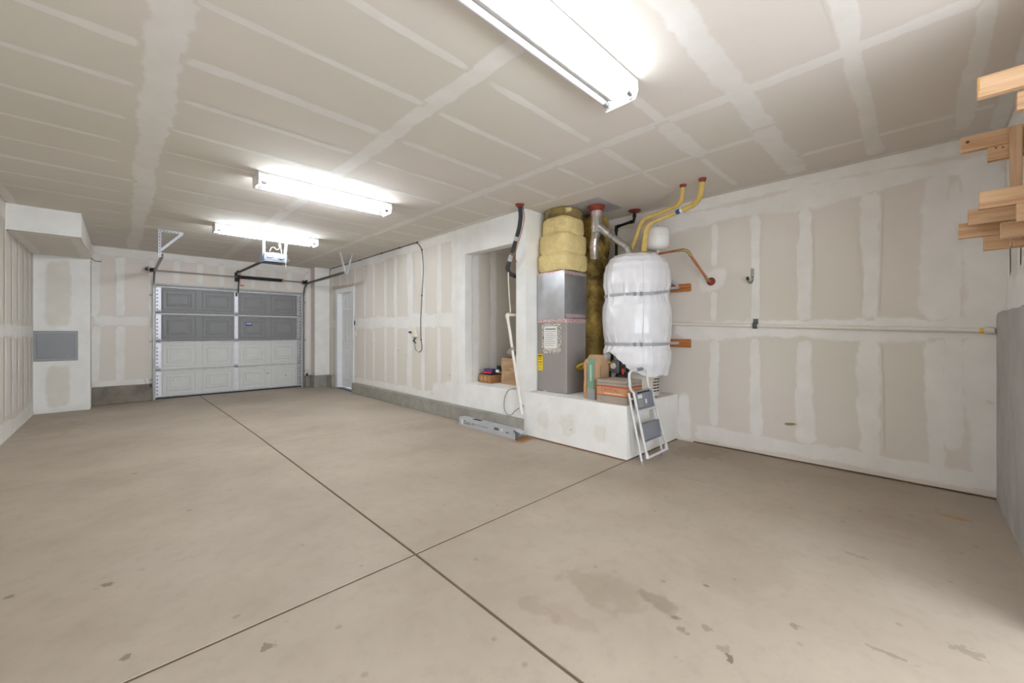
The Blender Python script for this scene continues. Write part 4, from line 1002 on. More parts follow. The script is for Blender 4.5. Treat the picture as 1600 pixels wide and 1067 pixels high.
# ------------------------------------------------------------------ furnace on the platform
FX0, FX1, FY0, FY1 = 3.645, 4.02, 2.815, 3.262
t = thing('furnace', ((FX0 + FX1) / 2, (FY0 + FY1) / 2, ZP), 'grey upright furnace cabinet with a sheet metal plenum on top', 'furnace')
BX((FX0, FY0, ZP + 0.001), (FX1, FY1, 1.372), 0.004).build('cabinet', 'cabinet', t)
pl = BX((FX0 - 0.004, FY0 + 0.028, 1.376), (FX1 + 0.055, FY1 - 0.004, 1.955)).build('plenum', 'sheet', t)
MB().box((FX0 - 0.005, FY0 - 0.0012, 1.352), (FX0 - 0.0006, FY1 - 0.01, 1.392)).build('foil_tape', 'foil_tape', t)
MB().box((FX0 - 0.005, FY0 - 0.0025, 1.345), (FX1 + 0.0, FY0 - 0.0006, 1.395)).build('foil_tape', 'foil_tape', t)
MB().box((FX0 + 0.04, FY0 + 0.0255, 1.41), (FX1 + 0.02, FY0 + 0.0272, 1.45)).build('foil_tape', 'foil_tape', t)
MB().box((FX0 - 0.006, FY0 + 0.03, 1.935), (FX0 - 0.0045, FY1 - 0.01, 1.953)).build('foil_tape', 'foil_tape', t)
MB().box((FX0 + 0.01, FY0 + 0.026, 1.915), (FX1 + 0.045, FY0 + 0.0275, 1.95)).build('foil_tape', 'foil_tape', t)
# instruction sheet taped on with strips of worn foil
sh = BX((FX0 - 0.002, 2.955, 1.045), (FX0 - 0.0008, 3.155, 1.31)).build('instruction_sheet', 'paper', t)
for q in range(9):
    zz = 1.27 - q * 0.024
    BX((FX0 - 0.0026, 2.975 + 0.03 * (q % 3 == 2), zz), (FX0 - 0.0021, 3.135, zz + (0.010 if q == 0 else 0.004))).build('printed_line', 'ink_grey' if q else 'ink', sh)
for (y0, y1, z0, z1) in ((2.90, 3.19, 1.3125, 1.342), (2.89, 2.953, 1.047, 1.311), (3.157, 3.19, 1.047, 1.311), (2.90, 3.17, 0.985, 1.0455)):
    BX((FX0 - 0.0032, y0, z0), (FX0 - 0.0027, y1, z1)).build('foil_strip', 'foil_worn', t)
eg = BX((FX0 - 0.002, 3.175, 0.775), (FX0 - 0.0008, 3.258, 0.972)).build('energy_label', 'yellow', t)
for z0, z1, y0, y1 in ((0.945, 0.96, 3.185, 3.25), (0.925, 0.931, 3.19, 3.25), (0.905, 0.910, 3.19, 3.25), (0.872, 0.879, 3.185, 3.25), (0.84, 0.844, 3.19, 3.25), (0.80, 0.804, 3.19, 3.25)):
    BX((FX0 - 0.0026, y0, z0), (FX0 - 0.0021, y1, z1)).build('printed_line', 'ink', eg)
MB().box((FX0 - 0.012, 3.10, ZP + 0.001), (FX0 - 0.002, 3.16, ZP + 0.012), 0.003).build('foot_shim', 'paper', t)

# ------------------------------------------------------------------ insulated supply duct above
def sup_ring(cx_, cy_, ax, ay, n_, z, amp, seed, cnt=44):
    r = []
    for j in range(cnt):
        a = 2 * PI * j / cnt; c, s_ = math.cos(a), math.sin(a)
        rr = (abs(c) ** n_ + abs(s_) ** n_) ** (-1 / n_)
        k_ = 1 + amp * noise.noise((c * 2.2 + seed, s_ * 2.2, z * 7))
        r.append((cx_ + ax * rr * c * k_, cy_ + ay * rr * s_ * k_, z))
    return r
DCX, DCY = 3.858, 3.035
t = thing('insulated_supply_duct', (DCX, DCY, 1.957), 'fat supply duct wrapped in yellow fibreglass above the furnace', 'duct')
def band(z0, z1, ax, ay, n_, mat, amp, seed, cy_=DCY):
    R = []; m = 9
    for q in range(m + 1):
        u = q / m; k_ = 1 - 0.10 * (abs(2 * u - 1) ** 7)
        R.append(sup_ring(DCX, cy_, ax * k_, ay * k_, n_, z0 + (z1 - z0) * u + 0.0, amp, seed))
    R = [[(x, y, z + 0.02 * noise.noise((x * 4, y * 4, seed + 9)) * (0.15 + abs(2 * q / m - 1))) for x, y, z in r] for q, r in enumerate(R)]
    MB().loft(R).build('insulation_wrap', mat, t, True)
band(1.965, 2.175, 0.245, 0.226, 7, 'ins', 0.05, 1.0)
band(2.165, 2.405, 0.245, 0.226, 5, 'ins', 0.05, 4.0)
band(2.395, 2.60, 0.226, 0.222, 3.2, 'ins', 0.06, 7.0)
band(2.585, ZC - 0.003, 0.215, 0.215, 2.4, 'ins_top', 0.09, 11.0)
MB().tube([(3.70, 2.87, 2.66), (3.72, 2.86, 2.67), (3.76, 2.85, 2.68)], 0.03, 8).build('torn_tuft', 'ins', t, True)

# return duct behind, wrapped and sooty
t = thing('insulated_return_duct', (4.28, 2.95, ZP), 'sooty fibreglass-wrapped duct rising behind the furnace', 'duct')
for i, (z0, z1) in enumerate(((ZP + 0.001, 0.92), (0.915, 1.22), (1.215, 1.42), (1.415, 1.66), (1.655, 1.93), (1.925, 2.2), (2.195, 2.48), (2.475, ZC - 0.02))):
    R = []
    for q in range(7):
        u = q / 6; k_ = 1 - 0.08 * (abs(2 * u - 1) ** 5)
        R.append(sup_ring(4.335, 2.945, 0.19 * k_, 0.19 * k_, 4, z0 + (z1 - z0) * u, 0.08, i * 3.7))
    MB().loft(R).build('insulation_wrap', 'ins_old', t, True)

# sheet metal firestop in the ceiling
BX((3.72, 2.45, ZC - 0.004), (4.24, 3.22, ZC - 0.0005)).build('firestop_plate', 'galv', ceil)

# ------------------------------------------------------------------ flue
t = thing('flue_vent', (3.965, 2.62, ZC), 'silver flue pipe with a red ceiling collar and a branch to the water heater', 'flue pipe')
fx, fy = 3.965, 2.625
MB().lathe((fx, fy, ZC - 0.004), [(-0.001, 0.10), (-0.02, 0.098), (-0.045, 0.085), (-0.062, 0.066)], 26).build('storm_collar', 'redcaulk', t, True)
MB().lathe((fx, fy, 0), [(2.40, 0.062), (ZC - 0.06, 0.062)], 22).build('main_pipe', 'foil', t, True)
MB().lathe((fx, fy, 0), [(2.59, 0.0635), (2.645, 0.0635)], 22).build('foil_tape', 'foil_tape', t, True)
MB().lathe((fx, fy, 0), [(2.455, 0.0635), (2.475, 0.0635)], 22).build('foil_tape', 'foil_tape', t, True)
MB().tube([(fx, fy, 2.42), (3.985, 2.665, 2.33), (3.99, 2.68, 2.22), (4.03, 2.70, 2.12)], [0.06, 0.052, 0.048, 0.048], 18, round_=0.05).build('furnace_branch', 'foil', t, True)
MB().tube([(3.989, 2.677, 2.262), (3.99, 2.68, 2.228)], 0.0505, 18).build('foil_tape', 'foil_tape', t, True)
HX, HY_ = 4.17, 2.235
a0 = Vector((fx - 0.005, fy - 0.035, 2.47)); a1 = Vector((4.02, 2.50, 2.37)); a2 = Vector((4.075, 2.29, 2.19)); a3 = Vector((4.085, 2.245, 2.08))
MB().tube([a0, a1], 0.046, 16).build('wye_branch', 'foil', t, True)
MB().tube([a1, a2 + (a1 - a2).normalized() * 0.03], 0.038, 16).build('heater_branch', 'foil', t, True)
MB().tube([a2 + (a1 - a2).normalized() * 0.05, a2, a3], 0.041, 16, round_=0.04).build('elbow', 'foil', t, True)
for u in (0.0, 0.22, 0.94):
    c = a1.lerp(a2, u); MB().tube([c, c + (a2 - a1).normalized() * 0.015], 0.0415, 16).build('seam_band', 'steel', t, True)

# ------------------------------------------------------------------ water heater in its blanket
t = thing('water_heater', (HX, HY_, ZP), 'tall water heater wrapped in a puffy white blanket with two steel straps', 'water heater')
tank = MB().lathe((HX, HY_, 0), [(ZP + 0.012, 0.245), (ZP + 0.02, 0.252), (1.25, 0.252), (1.3, 0.2)], 40).build('tank_jacket', 'tank', t, True)
MB().lathe((HX, HY_, 0), [(ZP + 0.001, 0.235), (ZP + 0.014, 0.248)], 32).build('base_ring', 'opener_dark', t, True)
def heater_r(z):
    K = [(0.70, 0.315), (0.80, 0.335), (0.92, 0.362), (1.02, 0.366), (1.085, 0.345), (1.112, 0.338), (1.14, 0.345), (1.24, 0.366), (1.38, 0.374), (1.52, 0.366), (1.62, 0.345), (1.648, 0.338), (1.675, 0.345), (1.77, 0.368), (1.88, 0.362), (1.98, 0.340), (2.045, 0.305), (2.09, 0.250)]
    if z <= K[0][0]: return K[0][1]
    for (a, ra), (b, rb) in zip(K, K[1:]):
        if z <= b:
            u = (z - a) / (b - a); u = u * u * (3 - 2 * u); return ra + (rb - ra) * u
    return K[-1][1]
NA = 160; R = []; NZs = 90
for q in range(NZs + 1):
    u = q / NZs; ring = []
    for j in range(NA):
        a = 2 * PI * j / NA
        da = (a - 2.75 + PI) % (2 * PI) - PI
        hem = 0.765 + 0.25 * math.exp(-(da / 0.62) ** 2) + 0.028 * noise.noise((math.cos(a) * 3, math.sin(a) * 3, 2)) + 0.035 * max(0.0, noise.noise((math.cos(a) * 6, math.sin(a) * 6, 5)))
        z = hem + (2.09 - hem) * u
        r = heater_r(z)
        d1_ = min(abs(z - 1.112), abs(z - 1.648))
        ruck = math.exp(-d1_ / 0.12)
        r += 0.022 * ruck * noise.noise((math.cos(a) * 7, math.sin(a) * 7, z * 1.5)) + 0.014 * ruck * noise.noise((math.cos(a) * 16, math.sin(a) * 16, z * 2))
        r += 0.010 * noise.noise((math.cos(a) * 2, math.sin(a) * 2, z * 3.1)) + 0.006 * noise.noise((math.cos(a) * 6, math.sin(a) * 6, z * 9))
        low = max(0.0, 1.02 - z)
        r += low * 0.10 * noise.noise((math.cos(a) * 3.5, math.sin(a) * 3.5, z * 5))
        r *= 1 + 0.02 * math.exp(-((a - 5.2) / 0.5) ** 2)
        zz = z + (0.02 * noise.noise((math.cos(a) * 3, math.sin(a) * 3, 8)) if z > 2.0 else 0)
        ring.append((HX + r * math.cos(a), HY_ + r * math.sin(a), zz))
    R.append(ring)
for rr, dz in ((0.20, 2.105), (0.12, 2.10), (0.06, 2.095)):
    R.append([(HX + rr * math.cos(2 * PI * j / NA), HY_ + rr * math.sin(2 * PI * j / NA), dz + 0.010 * noise.noise((rr * 9, j * 0.2, 0))) for j in range(NA)])
# turned-in hem
hemr = [(HX + (x - HX) * 0.80, HY_ + (y - HY_) * 0.80, z + 0.01) for x, y, z in R[0]]
bl = MB().loft([hemr] + R, False, True).build('blanket', 'blanket', t, True)
# seam down the front of the blanket
sa = -2.45
seam = [(HX + (heater_r(z) + 0.004) * math.cos(sa), HY_ + (heater_r(z) + 0.004) * math.sin(sa), z) for z in [0.80 + 0.02 * i for i in range(0, 62)]]
MB().tube(seam, 0.003, 5).build('blanket_seam', 'blanket', bl, True)
def strap_band(zc, zr):
    R = []
    for j in range(72):
        a = 2 * PI * j / 72; c, s_ = math.cos(a), math.sin(a)
        z = zc + zr * max(0.0, math.cos(a - 5.4)) ** 2
        ro = heater_r(z) + 0.012
        R.append([(HX + r * c, HY_ + r * s_, z + dz) for r, dz in ((ro, -0.016), (ro + 0.002, -0.016), (ro + 0.002, 0.016), (ro, 0.016))])
    R.append(R[0])
    return MB().loft(R, False, False).build('strap', 'galv', t, True)
for zc, zr, zb in ((1.640, 0.055, 1.75), (1.108, 0.006, 1.115)):
    st = strap_band(zc, zr)
    e0 = (HX + 0.30, HY_ - 0.20, zb - 0.03 if zc > 1.5 else zb); 
    MB().bar((4.43, 1.955, zb - 0.02 if zc > 1.5 else zb), (4.546, 1.905, zb), 0.032, 0.003, (0.45, 1, 0)).build('strap_end', 'galv', st)
    if zc > 1.5: MB().bar((4.546, 1.91, zb + 0.005), (4.50, 2.02, zb + 0.12), 0.030, 0.003, (0.45, 1, 0)).build('strap_end', 'galv', st)
    for da in (-0.14, 0.05):
        a = -2.55 + da; rr = heater_r(zc) + 0.018
        MB().box((HX + rr * math.cos(a) - 0.012, HY_ + rr * math.sin(a) - 0.012, zc - 0.02), (HX + rr * math.cos(a) + 0.012, HY_ + rr * math.sin(a) + 0.012, zc + 0.02), 0.004).build('strap_clip', 'grey_cable', st)
# louvres, labels and gas control on the tank
for row in range(5):
    for a in (-1.78, -1.52):
        z = ZP + 0.075 + row * 0.032; c, s_ = math.cos(a), math.sin(a); ro = 0.2525
        p = Vector((HX + ro * c, HY_ + ro * s_, z)); tg = Vector((-s_, c, 0))
        MB().bar(p - tg * 0.027, p + tg * 0.027, 0.002, 0.012).build('vent_slot', 'hole', tank)
for a, z, w_, h_, m_ in ((-1.95, 0.752, 0.07, 0.05, 'beige'), (-1.95, 0.79, 0.07, 0.012, 'ink_red'), (-1.62, 0.80, 0.07, 0.05, 'yellow')):
    c, s_ = math.cos(a), math.sin(a); p = Vector((HX + 0.2535 * c, HY_ + 0.2535 * s_, z)); tg = Vector((-s_, c, 0))
    MB().bar(p - tg * w_ / 2, p + tg * w_ / 2, 0.0015, h_).build('jacket_label', m_, tank)
gx, gy = 3.865, 2.30
gv = BX((gx - 0.045, gy - 0.05, 0.79), (gx + 0.06, gy + 0.05, 0.93), 0.012).build('gas_valve', 'opener_dark', t)
MB().lathe((gx - 0.045, gy + 0.012, 0.87), [(0, 0.034), (-0.02, 0.032), (-0.03, 0.022)], 18, 'x').build('regulator_cap', 'beige', gv, True)
BX((gx - 0.055, gy - 0.135, 0.80), (gx + 0.05, gy - 0.06, 0.90), 0.01).build('burner_cover', 'dark', t)
BX((gx - 0.07, gy - 0.125, 0.79), (gx - 0.055, gy - 0.10, 0.85), 0.003).build('control_knob', 'red', gv)
MB().lathe((gx - 0.0, gy - 0.07, 0.70), [(0, 0.075), (0.05, 0.085), (0.09, 0.06)], 18).build('control_dial', 'dark', t, True)
MB().tube([(gx - 0.03, gy + 0.03, 0.80), (gx - 0.04, gy + 0.04, 0.72), (gx - 0.01, gy + 0.03, 0.66), (gx + 0.05, gy + 0.0, 0.64)], 0.011, 8, round_=0.03).build('pilot_tube', 'grey_cable', t, True)

# wood blocks behind the straps
for z0, z1, mt, lab in ((1.70, 1.786, 'wood_dark', 'orange-brown wood block on the wall at the upper heater strap'), (1.066, 1.158, 'wood_dark', 'brown wood block on the wall at the lower heater strap')):
    one('wood_block', BX((X2 - 0.042, 1.79, z0), (X2 - 0.004, 2.03, z1), 0.003), mt, (X2 - 0.023, 1.91, z0), lab, 'wood block', 'blocks holding the heater straps')

# ------------------------------------------------------------------ pipes above the heater
t = thing('gas_pipe', (4.45, 2.62, 2.15), 'black iron pipe elbowing down behind the water heater', 'pipe')
MB().lathe((4.44, 2.40, ZC), [(-0.002, 0.075), (-0.010, 0.072), (-0.03, 0.03)], 20).build('ceiling_collar', 'redcaulk', t, True)
MB().tube([(4.44, 2.40, ZC - 0.004), (4.44, 2.405, 2.60), (4.445, 2.42, 2.588), (4.45, 2.64, 2.565), (4.45, 2.655, 2.55), (4.45, 2.655, 0.75)], 0.0165, 12, round_=0.025).build('pipe_run', 'black_iron', t, True)
for a, b in (((4.44, 2.40, 2.63), (4.44, 2.402, 2.66)), ((4.44, 2.41, 2.585), (4.445, 2.455, 2.582)), ((4.45, 2.61, 2.568), (4.45, 2.665, 2.558)), ((4.45, 2.655, 2.54), (4.45, 2.655, 2.50))):
    MB().tube([a, b], 0.0225, 12).build('fitting', 'black_iron', t, True)
t = thing('insulated_water_pipe', (4.02, 1.66, ZC), 'fibreglass-wrapped water pipe rising to the ceiling nearer the heater', 'pipe', 'insulated water pipes above the heater')
MB().lathe((4.02, 1.645, ZC), [(-0.002, 0.034), (-0.012, 0.032), (-0.03, 0.022)], 16).build('ceiling_collar', 'redcaulk', t, True)
MB().tube([(4.02, 1.645, ZC - 0.02), (4.03, 1.66, 2.56), (4.05, 1.72, 2.525), (4.13, 2.12, 2.49), (4.15, 2.17, 2.43), (4.19, 2.30, 2.19), (4.20, 2.32, 2.125)], [0.021, 0.021, 0.024, 0.022, 0.025, 0.022, 0.024, 0.022, 0.025, 0.023], 12, round_=0.05).build('pipe_wrap', 'pipe_ins', t, True)
t = thing('insulated_water_pipe', (3.99, 1.45, ZC), 'fibreglass-wrapped water pipe rising to the ceiling farther from the heater', 'pipe', 'insulated water pipes above the heater')
MB().lathe((3.985, 1.445, ZC), [(-0.002, 0.036), (-0.014, 0.034), (-0.04, 0.024)], 16).build('ceiling_collar', 'redcaulk', t, True)
MB().tube([(3.985, 1.445, ZC - 0.02), (4.01, 1.475, 2.55), (4.03, 1.53, 2.50), (4.06, 1.66, 2.475)], [0.026, 0.026, 0.029, 0.030, 0.028], 12, round_=0.05).build('pipe_wrap', 'pipe_ins', t, True)
MB().tube([(4.06, 1.655, 2.478), (4.07, 1.73, 2.468)], 0.024, 12).build('printed_label', 'paper', t, True)
MB().tube([(4.064, 1.69, 2.474), (4.07, 1.73, 2.468)], 0.0245, 12).build('printed_label_band', 'blue', t, True)
MB().tube([(4.07, 1.725, 2.469), (4.10, 2.03, 2.42), (4.11, 2.085, 2.36), (4.11, 2.11, 2.125)], [0.022, 0.021, 0.024, 0.022, 0.025, 0.023, 0.030], 12, round_=0.06).build('pipe_wrap', 'pipe_ins', t, True)

t = thing('expansion_tank', (4.30, 2.04, 2.11), 'small white expansion tank standing above the water heater', 'tank')
MB().lathe((4.30, 2.04, 0), [(2.158, 0.03), (2.165, 0.075), (2.185, 0.108), (2.21, 0.122), (2.29, 0.125), (2.37, 0.122), (2.395, 0.108), (2.412, 0.075), (2.42, 0.02)], 32).build('tank_shell', 'white', t, True)
MB().lathe((4.30, 2.04, 0), [(2.30, 0.1256), (2.303, 0.1262), (2.306, 0.1256)], 32).build('weld_seam', 'fixture', t, True)
MB().lathe((4.30, 2.04, 0), [(2.42, 0.006), (2.438, 0.005)], 10).build('air_valve', 'dark', t)
MB().lathe((4.30, 2.04, 0), [(2.115, 0.017), (2.162, 0.017)], 14).build('neck', 'beige', t, True)
t = thing('copper_relief_pipe', (4.4, 1.8, 1.79), 'copper pipe running from the heater top down to a wall collar', 'pipe')
MB().tube([(4.22, 2.16, 2.125), (4.30, 2.04, 2.118), (4.30, 1.755, 2.122)], 0.0125, 12).build('pipe_run', 'copper', t, True)
MB().tube([(4.30, 1.83, 2.1205), (4.30, 1.755, 2.122), (4.335, 1.715, 2.10), (4.36, 1.70, 2.05)], 0.0155, 12, round_=0.03).build('elbow', 'brass', t, True)
MB().tube([(4.355, 1.703, 2.06), (4.50, 1.59, 1.82)], 0.0125, 12).build('pipe_run', 'copper', t, True)
MB().tube([(4.49, 1.598, 1.837), (4.515, 1.58, 1.795), (4.585, 1.575, 1.79)], 0.0155, 12, round_=0.03).build('elbow', 'brass', t, True)
MB().lathe((X2, 1.575, 1.79), [(-0.006, 0.045), (-0.014, 0.042), (-0.024, 0.022)], 18, 'x').build('wall_collar', 'redcaulk', t, True)

# ------------------------------------------------------------------ gas connector, riser, sack, tile cartons
t = thing('gas_connector', (3.93, 2.68, ZP), 'yellow flexible gas line looping from an iron riser by the furnace', 'gas line')
MB().tube([(3.945, 2.70, ZP + 0.012), (3.945, 2.70, 0.80)], 0.014, 10).build('riser', 'black_iron', t, True)
MB().tube([(3.945, 2.70, ZP + 0.001), (3.945, 2.70, ZP + 0.03)], 0.03, 12).build('floor_flange', 'black_iron', t, True)
MB().tube([(3.945, 2.70, 0.70), (3.945, 2.70, 0.74)], 0.019, 10).build('union', 'brass', t, True)
BX((3.92, 2.68, 0.80), (3.965, 2.735, 0.84), 0.006).build('shutoff_valve', 'brass', t)
MB().box((3.90, 2.73, 0.802), (3.93, 2.79, 0.838), 0.008).build('valve_nut', 'hose', t)
MB().tube([(3.91, 2.80, 0.80), (3.87, 2.90 - 0.12, 0.805), (3.80, 2.79, 0.83), (3.80, 2.74, 0.86), (3.84, 2.66, 0.89), (3.87, 2.50, 0.90), (3.87, 2.36, 0.895)], 0.014, 10, round_=0.05).build('flexible_line', 'hose', t, True)

t = thing('paper_sack', (3.64, 2.45, ZP), 'brown paper sack with a green stripe standing against the tile cartons', 'sack')
sx0, sx1, sy0, sy1, sh_ = 3.55, 3.80, 2.335, 2.535, 0.465
R = []
for q in range(15):
    u = q / 14; z = ZP + 0.0015 + sh_ * u
    pinch = 1 - 0.62 * max(0, (u - 0.80) / 0.2) ** 1.6; fl_ = 1 + 0.03 * math.sin(u * 9) + 0.05 * math.sin(u * PI)
    ring = []
    for j in range(28):
        a = 2 * PI * j / 28; c, s_ = math.cos(a), math.sin(a); rr = (abs(c) ** 5 + abs(s_) ** 5) ** (-0.2)
        k_ = 1 + 0.03 * noise.noise((c * 2, s_ * 2, u * 7))
        wy = (sy1 - sy0) / 2 * (1 - 0.30 * max(0, (u - 0.72) / 0.28)); wx = (sx1 - sx0) / 2 * pinch * fl_
        ring.append(((sx0 + sx1) / 2 + wx * rr * c * k_ - 0.0, (sy0 + sy1) / 2 + wy * rr * s_ * k_, z))
    R.append(ring)
sk = MB().loft(R).build('sack_body', 'kraft', t, True)
# green printed stripe hugging the sack's narrow face, slightly proud
def on_sack(y0, y1, z0, z1, nm, mt, off=0.003):
    Rr = []
    for q in range(13):
        u = z0 + (z1 - z0) * q / 12; z = ZP + sh_ * u
        pinch = 1 - 0.62 * max(0, (u - 0.80) / 0.2) ** 1.6; fl_ = 1 + 0.03 * math.sin(u * 9) + 0.05 * math.sin(u * PI)
        wx = (sx1 - sx0) / 2 * pinch * fl_ * 1.035 + off; xm = (sx0 + sx1) / 2 - wx
        Rr.append([(xm, y0, z), (xm, y1, z), (xm + 0.004, y1, z), (xm + 0.004, y0, z)])
    return MB().loft(Rr).build(nm, mt, sk, True)
on_sack(2.375, 2.455, 0.24, 0.93, 'green_stripe', 'green'); on_sack(2.47, 2.50, 0.15, 0.9, 'tan_stripe', 'tan_box')
on_sack(2.36, 2.46, 0.0, 0.24, 'grey_end', 'grey_cable')
for q in range(7): on_sack(2.458, 2.468, 0.3 + q * 0.08, 0.335 + q * 0.08, 'printed_mark', 'green', 0.0035)
on_sack(2.405, 2.425, 0.42, 0.8, 'printed_word', 'green_pale', 0.0045)
BX((3.60, 2.3285, ZP + 0.05), (3.66, 2.331, ZP + 0.36)).build('printed_mark', 'kraft', sk)

def carton(z0, z1, mt, nm, lab, dx=0.0, dy=0.0):
    return BX((3.475 + dx, 1.958 + dy, z0 + 0.0006), (3.775 + dx, 2.30 + dy, z1 - 0.0006), 0.003)
one('tile_carton', carton(ZP, 0.600, 'grey_box', '', ''), 'grey_box', (3.667, 2.13, ZP), 'bottom plain grey-brown carton under the printed one', 'carton', 'cartons stacked on the platform edge')
t = thing('printed_carton', (3.667, 2.13, 0.600), 'tan carton printed CRYSTAL in red, middle of the stack', 'carton', 'cartons stacked on the platform edge')
pc = carton(0.600, 0.700, 'tan_box', '', '', 0.002).build('carton_body', 'tan_box', t)
text_part('printed_word', 'CRYSTAL', 0.048, 'ink_red', pc, (3.4762, 2.245, 0.642), (0, -1, 0), (0, 0, 1))
for z0, z1 in ((0.688, 0.698), (0.606, 0.610)):
    BX((3.4755, 1.96, z0), (3.4768, 2.298, z1)).build('printed_stripe', 'ink_red', pc)
BX((3.4755, 2.00, 0.622), (3.4768, 2.21, 0.627)).build('printed_line', 'paper', pc)
BX((3.48, 1.9595, 0.688), (3.774, 1.9578, 0.698)).build('printed_stripe', 'ink_red', pc)
one('tile_carton', carton(0.700, 0.728, 'grey_box', '', '', 0.0), 'grey_box', (3.667, 2.13, 0.700), 'thin grey-brown carton lying directly on the printed carton', 'carton', 'cartons stacked on the platform edge')
one('tile_carton', carton(0.728, 0.758, 'grey_box', '', '', 0.008, 0.004), 'grey_box', (3.667, 2.13, 0.728), 'topmost thin grey-brown carton of the stack beside the sack', 'carton', 'cartons stacked on the platform edge')

# ------------------------------------------------------------------ folding step stool leaning on the platform
t = thing('step_stool', (3.70, 1.80, 0.0), 'white folding step stool with grey steps leaning on the platform', 'step stool')
def AY(z): return 1.765 + 0.17 * z
def A(x, z): return (x, AY(z), z)
MB().tube([A(3.455, 0.665), A(3.405, 0.70), A(3.425, 0.845), A(3.50, 0.872), A(3.72, 0.872), A(3.775, 0.84), A(3.755, 0.69), A(3.82, 0.65)], 0.0125, 10, round_=0.045).build('handle', 'stool_white', t, True)
MB().tube([A(3.575, 0.872), A(3.69, 0.872)], 0.0165, 12).build('handle_grip', 'step_grey', t, True)
MB().tube([A(3.455, 0.665), A(3.475, 0.50), A(3.52, 0.075), A(3.545, 0.055), A(3.91, 0.055), A(3.945, 0.085), A(3.865, 0.42), A(3.82, 0.65)], 0.0125, 10, round_=0.03).build('front_frame', 'stool_white', t, True)
MB().tube([A(3.48, 0.485), A(3.85, 0.485)], 0.0115, 10).build('cross_bar', 'stool_white', t, True)
def Bk(x, z): return (x, 1.802 + 0.165 * z, z)
MB().tube([Bk(3.425, 0.66), Bk(3.478, 0.012)], 0.0115, 10).build('rear_leg', 'stool_white', t, True)
MB().tube([Bk(3.845, 0.62), Bk(3.905, 0.012)], 0.0115, 10).build('rear_leg', 'stool_white', t, True)
MB().tube([Bk(3.43, 0.60), Bk(3.848, 0.60)], 0.010, 10).build('rear_bar', 'stool_white', t, True)
for x in (3.478, 3.905): MB().lathe((x, 1.803, 0), [(0.0005, 0.016), (0.03, 0.0155)], 12).build('rubber_foot', 'grey_cable', t, True)
for x in (3.524, 3.935): MB().tube([A(x, 0.05), A(x, 0.10)], 0.0165, 12).build('corner_cap', 'stool_white', t, True)
def step(xa, xb, z0, z1, nm):
    """folded-up tread: a shallow tray standing nearly upright between the rails"""
    mb = MB(); yo = -0.004
    q = [(xa, z0), (xb, z0), (xb + 0.004, z1), (xa + 0.004, z1)]
    back = [(x, AY(z) + 0.014, z) for x, z in q]; front = [(x, AY(z) + 0.008, z) for x, z in q]
    mb.loft([back, front])
    for (x0_, za, x1_, zb_) in ((xa, z0, xb, z0), (xa, z1, xb, z1), (xa, z0, xa, z1), (xb, z0, xb, z1)):
        mb.bar((x0_, AY(za) + 0.0, za), (x1_, AY(zb_) + 0.0, zb_), 0.008, 0.026, (0, 1, 0))
    return mb.build(nm, 'step_grey', t)
s1_ = step(3.495, 3.80, 0.505, 0.668, 'top_step'); step(3.51, 3.845, 0.205, 0.36, 'lower_step')
for (x0_, x1_, z0, z1, m_) in ((3.51, 3.79, 0.645, 0.662, 'hole'), (3.51, 3.62, 0.598, 0.632, 'paper'), (3.51, 3.62, 0.55, 0.59, 'grey_cable'), (3.51, 3.62, 0.515, 0.542, 'grey_cable'), (3.67, 3.70, 0.54, 0.58, 'paper')):
    MB().loft([[(x0_, AY(z0) + 0.0075, z0), (x1_, AY(z0) + 0.0075, z0), (x1_, AY(z1) + 0.0075, z1), (x0_, AY(z1) + 0.0075, z1)], [(x0_, AY(z0) + 0.006, z0), (x1_, AY(z0) + 0.006, z0), (x1_, AY(z1) + 0.006, z1), (x0_, AY(z1) + 0.006, z1)]]).build('warning_label', m_, s1_)

# ------------------------------------------------------------------ back wall fittings
t = thing('drain_pipe', (X2 - 0.03, 0.8, 1.28), 'long white pipe running along the back wall to the concrete corner', 'pipe')
MB().tube([(X2 - 0.024, 2.05, 1.335), (X2 - 0.024, -0.36, 1.248)], 0.0175, 14).build('pipe_run', 'pvc', t, True)
MB().lathe((X2 - 0.024, -0.372, 1.247), [(-0.03, 0.02), (-0.025, 0.026), (0.02, 0.026), (0.024, 0.02)], 16, 'y').build('end_coupling', 'pvc', t, True)
MB().lathe((X2 - 0.024, -0.345, 1.247), [(0, 0.0195), (0.02, 0.019)], 14, 'y').build('yellow_glue_ring', 'hose', t, True)
for y in (1.62, 0.3): MB().lathe((X2 - 0.024, y, 1.335 - 0.0361 * (2.05 - y)), [(-0.012, 0.0195), (0.012, 0.0195)], 14, 'y').build('coupling', 'pvc', t, True)
t = thing('pipe_strap', (X2, 1.146, 1.28), 'dark metal strap clipping the white pipe to the wall', 'strap')
BX((X2 - 0.008, 1.125, 1.32), (X2 - 0.003, 1.17, 1.372)).build('strap_tab', 'opener_dark', t)
sp_ = []
for y in (1.125, 1.167):
    sp_.append([(X2 - 0.004, y, 1.33), (X2 - 0.03, y, 1.335), (X2 - 0.049, y, 1.318), (X2 - 0.051, y, 1.295), (X2 - 0.042, y, 1.275), (X2 - 0.03, y, 1.272), (X2 - 0.03, y, 1.276), (X2 - 0.040, y, 1.279), (X2 - 0.047, y, 1.296), (X2 - 0.045, y, 1.315), (X2 - 0.03, y, 1.33), (X2 - 0.004, y, 1.325)])
MB().loft(sp_).build('strap_loop', 'opener_dark', t)
t = thing('utility_hook', (X2, 1.175, 1.72), 'grey metal J-hook screwed to the back wall above the pipe', 'hook')
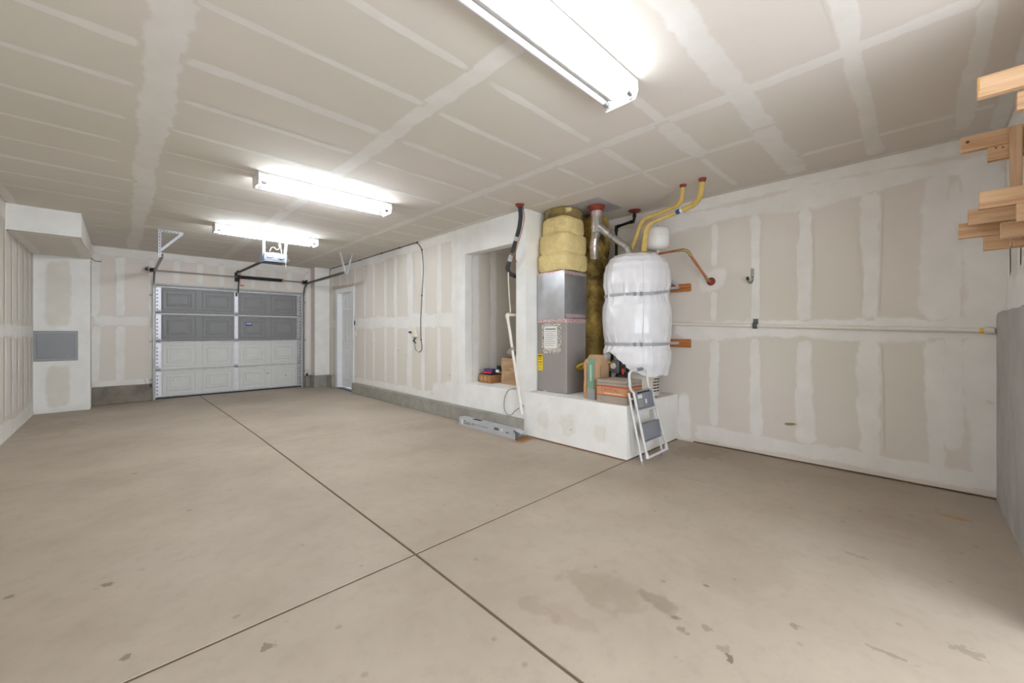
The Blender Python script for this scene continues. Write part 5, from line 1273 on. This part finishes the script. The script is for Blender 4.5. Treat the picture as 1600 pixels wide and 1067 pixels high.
hk = [(X2 - 0.006, 1.175, 1.875), (X2 - 0.008, 1.175, 1.78), (X2 - 0.014, 1.178, 1.752), (X2 - 0.034, 1.186, 1.735), (X2 - 0.06, 1.195, 1.742), (X2 - 0.075, 1.20, 1.765), (X2 - 0.08, 1.202, 1.79)]
MB().tube(hk, 0.010, 10, round_=0.015).build('hook_bar', 'steel', t, True)
MB().tube([(X2 - 0.074, 1.1995, 1.765), (X2 - 0.081, 1.2025, 1.797)], 0.013, 10).build('rubber_tip', 'dark', t, True)
BX((X2 - 0.016, 1.163, 1.80), (X2 - 0.004, 1.187, 1.885), 0.003).build('back_plate', 'steel', t)
MB().lathe((X2 - 0.018, 1.175, 1.80), [(0, 0.006), (-0.004, 0.005)], 8, 'x').build('screw', 'hole', t)

# ------------------------------------------------------------------ lumber stubs bolted to the end wall
t = thing('lumber_framing', (3.3, YE, 1.70), 'cluster of bare two-by-four lumber stubs projecting from the end wall', 'lumber framing')
def stub(x, yl, z0, z1, mt='wood', y_end=YE + 0.011, th=0.038, nm='lumber_stub', dz=0.0):
    return BX((x, y_end, z0), (x + th, yl, z1), 0.002).build(nm, mt, t)
b_top = stub(2.70, -0.187, 2.268, 2.357)
stub(2.742, -0.30, 2.185, 2.264)
BX((2.699, -0.194, 2.295), (2.6998, -0.190, 2.352)).build('resin_streak', 'resin', b_top)
b2 = stub(3.50, -0.179, 2.281, 2.367); stub(3.50, -0.280, 2.200, 2.279)
for (y, z, r) in ((-0.205, 2.335, 0.008), (-0.31, 2.268, 0.005), (-0.335, 2.262, 0.005)):
    MB().lathe((3.4998, y, z), [(0, r), (-0.0006, r)], 10, 'x').build('knot', 'knot', b2)
BX((3.455, -0.398, 1.70), (3.4935, -0.356, 2.357), 0.002).build('upright_stud', 'wood_v', t)
stub(3.10, -0.221, 1.855, 1.943); stub(3.40, -0.202, 1.835, 1.921); stub(3.50, -0.171, 1.781, 1.868)
stub(3.50, -0.266, 1.700, 1.779); stub(3.05, -0.334, 1.761, 1.849); stub(3.30, -0.309, 1.724, 1.810)
stub(3.36, -0.36, 1.69, 1.722)
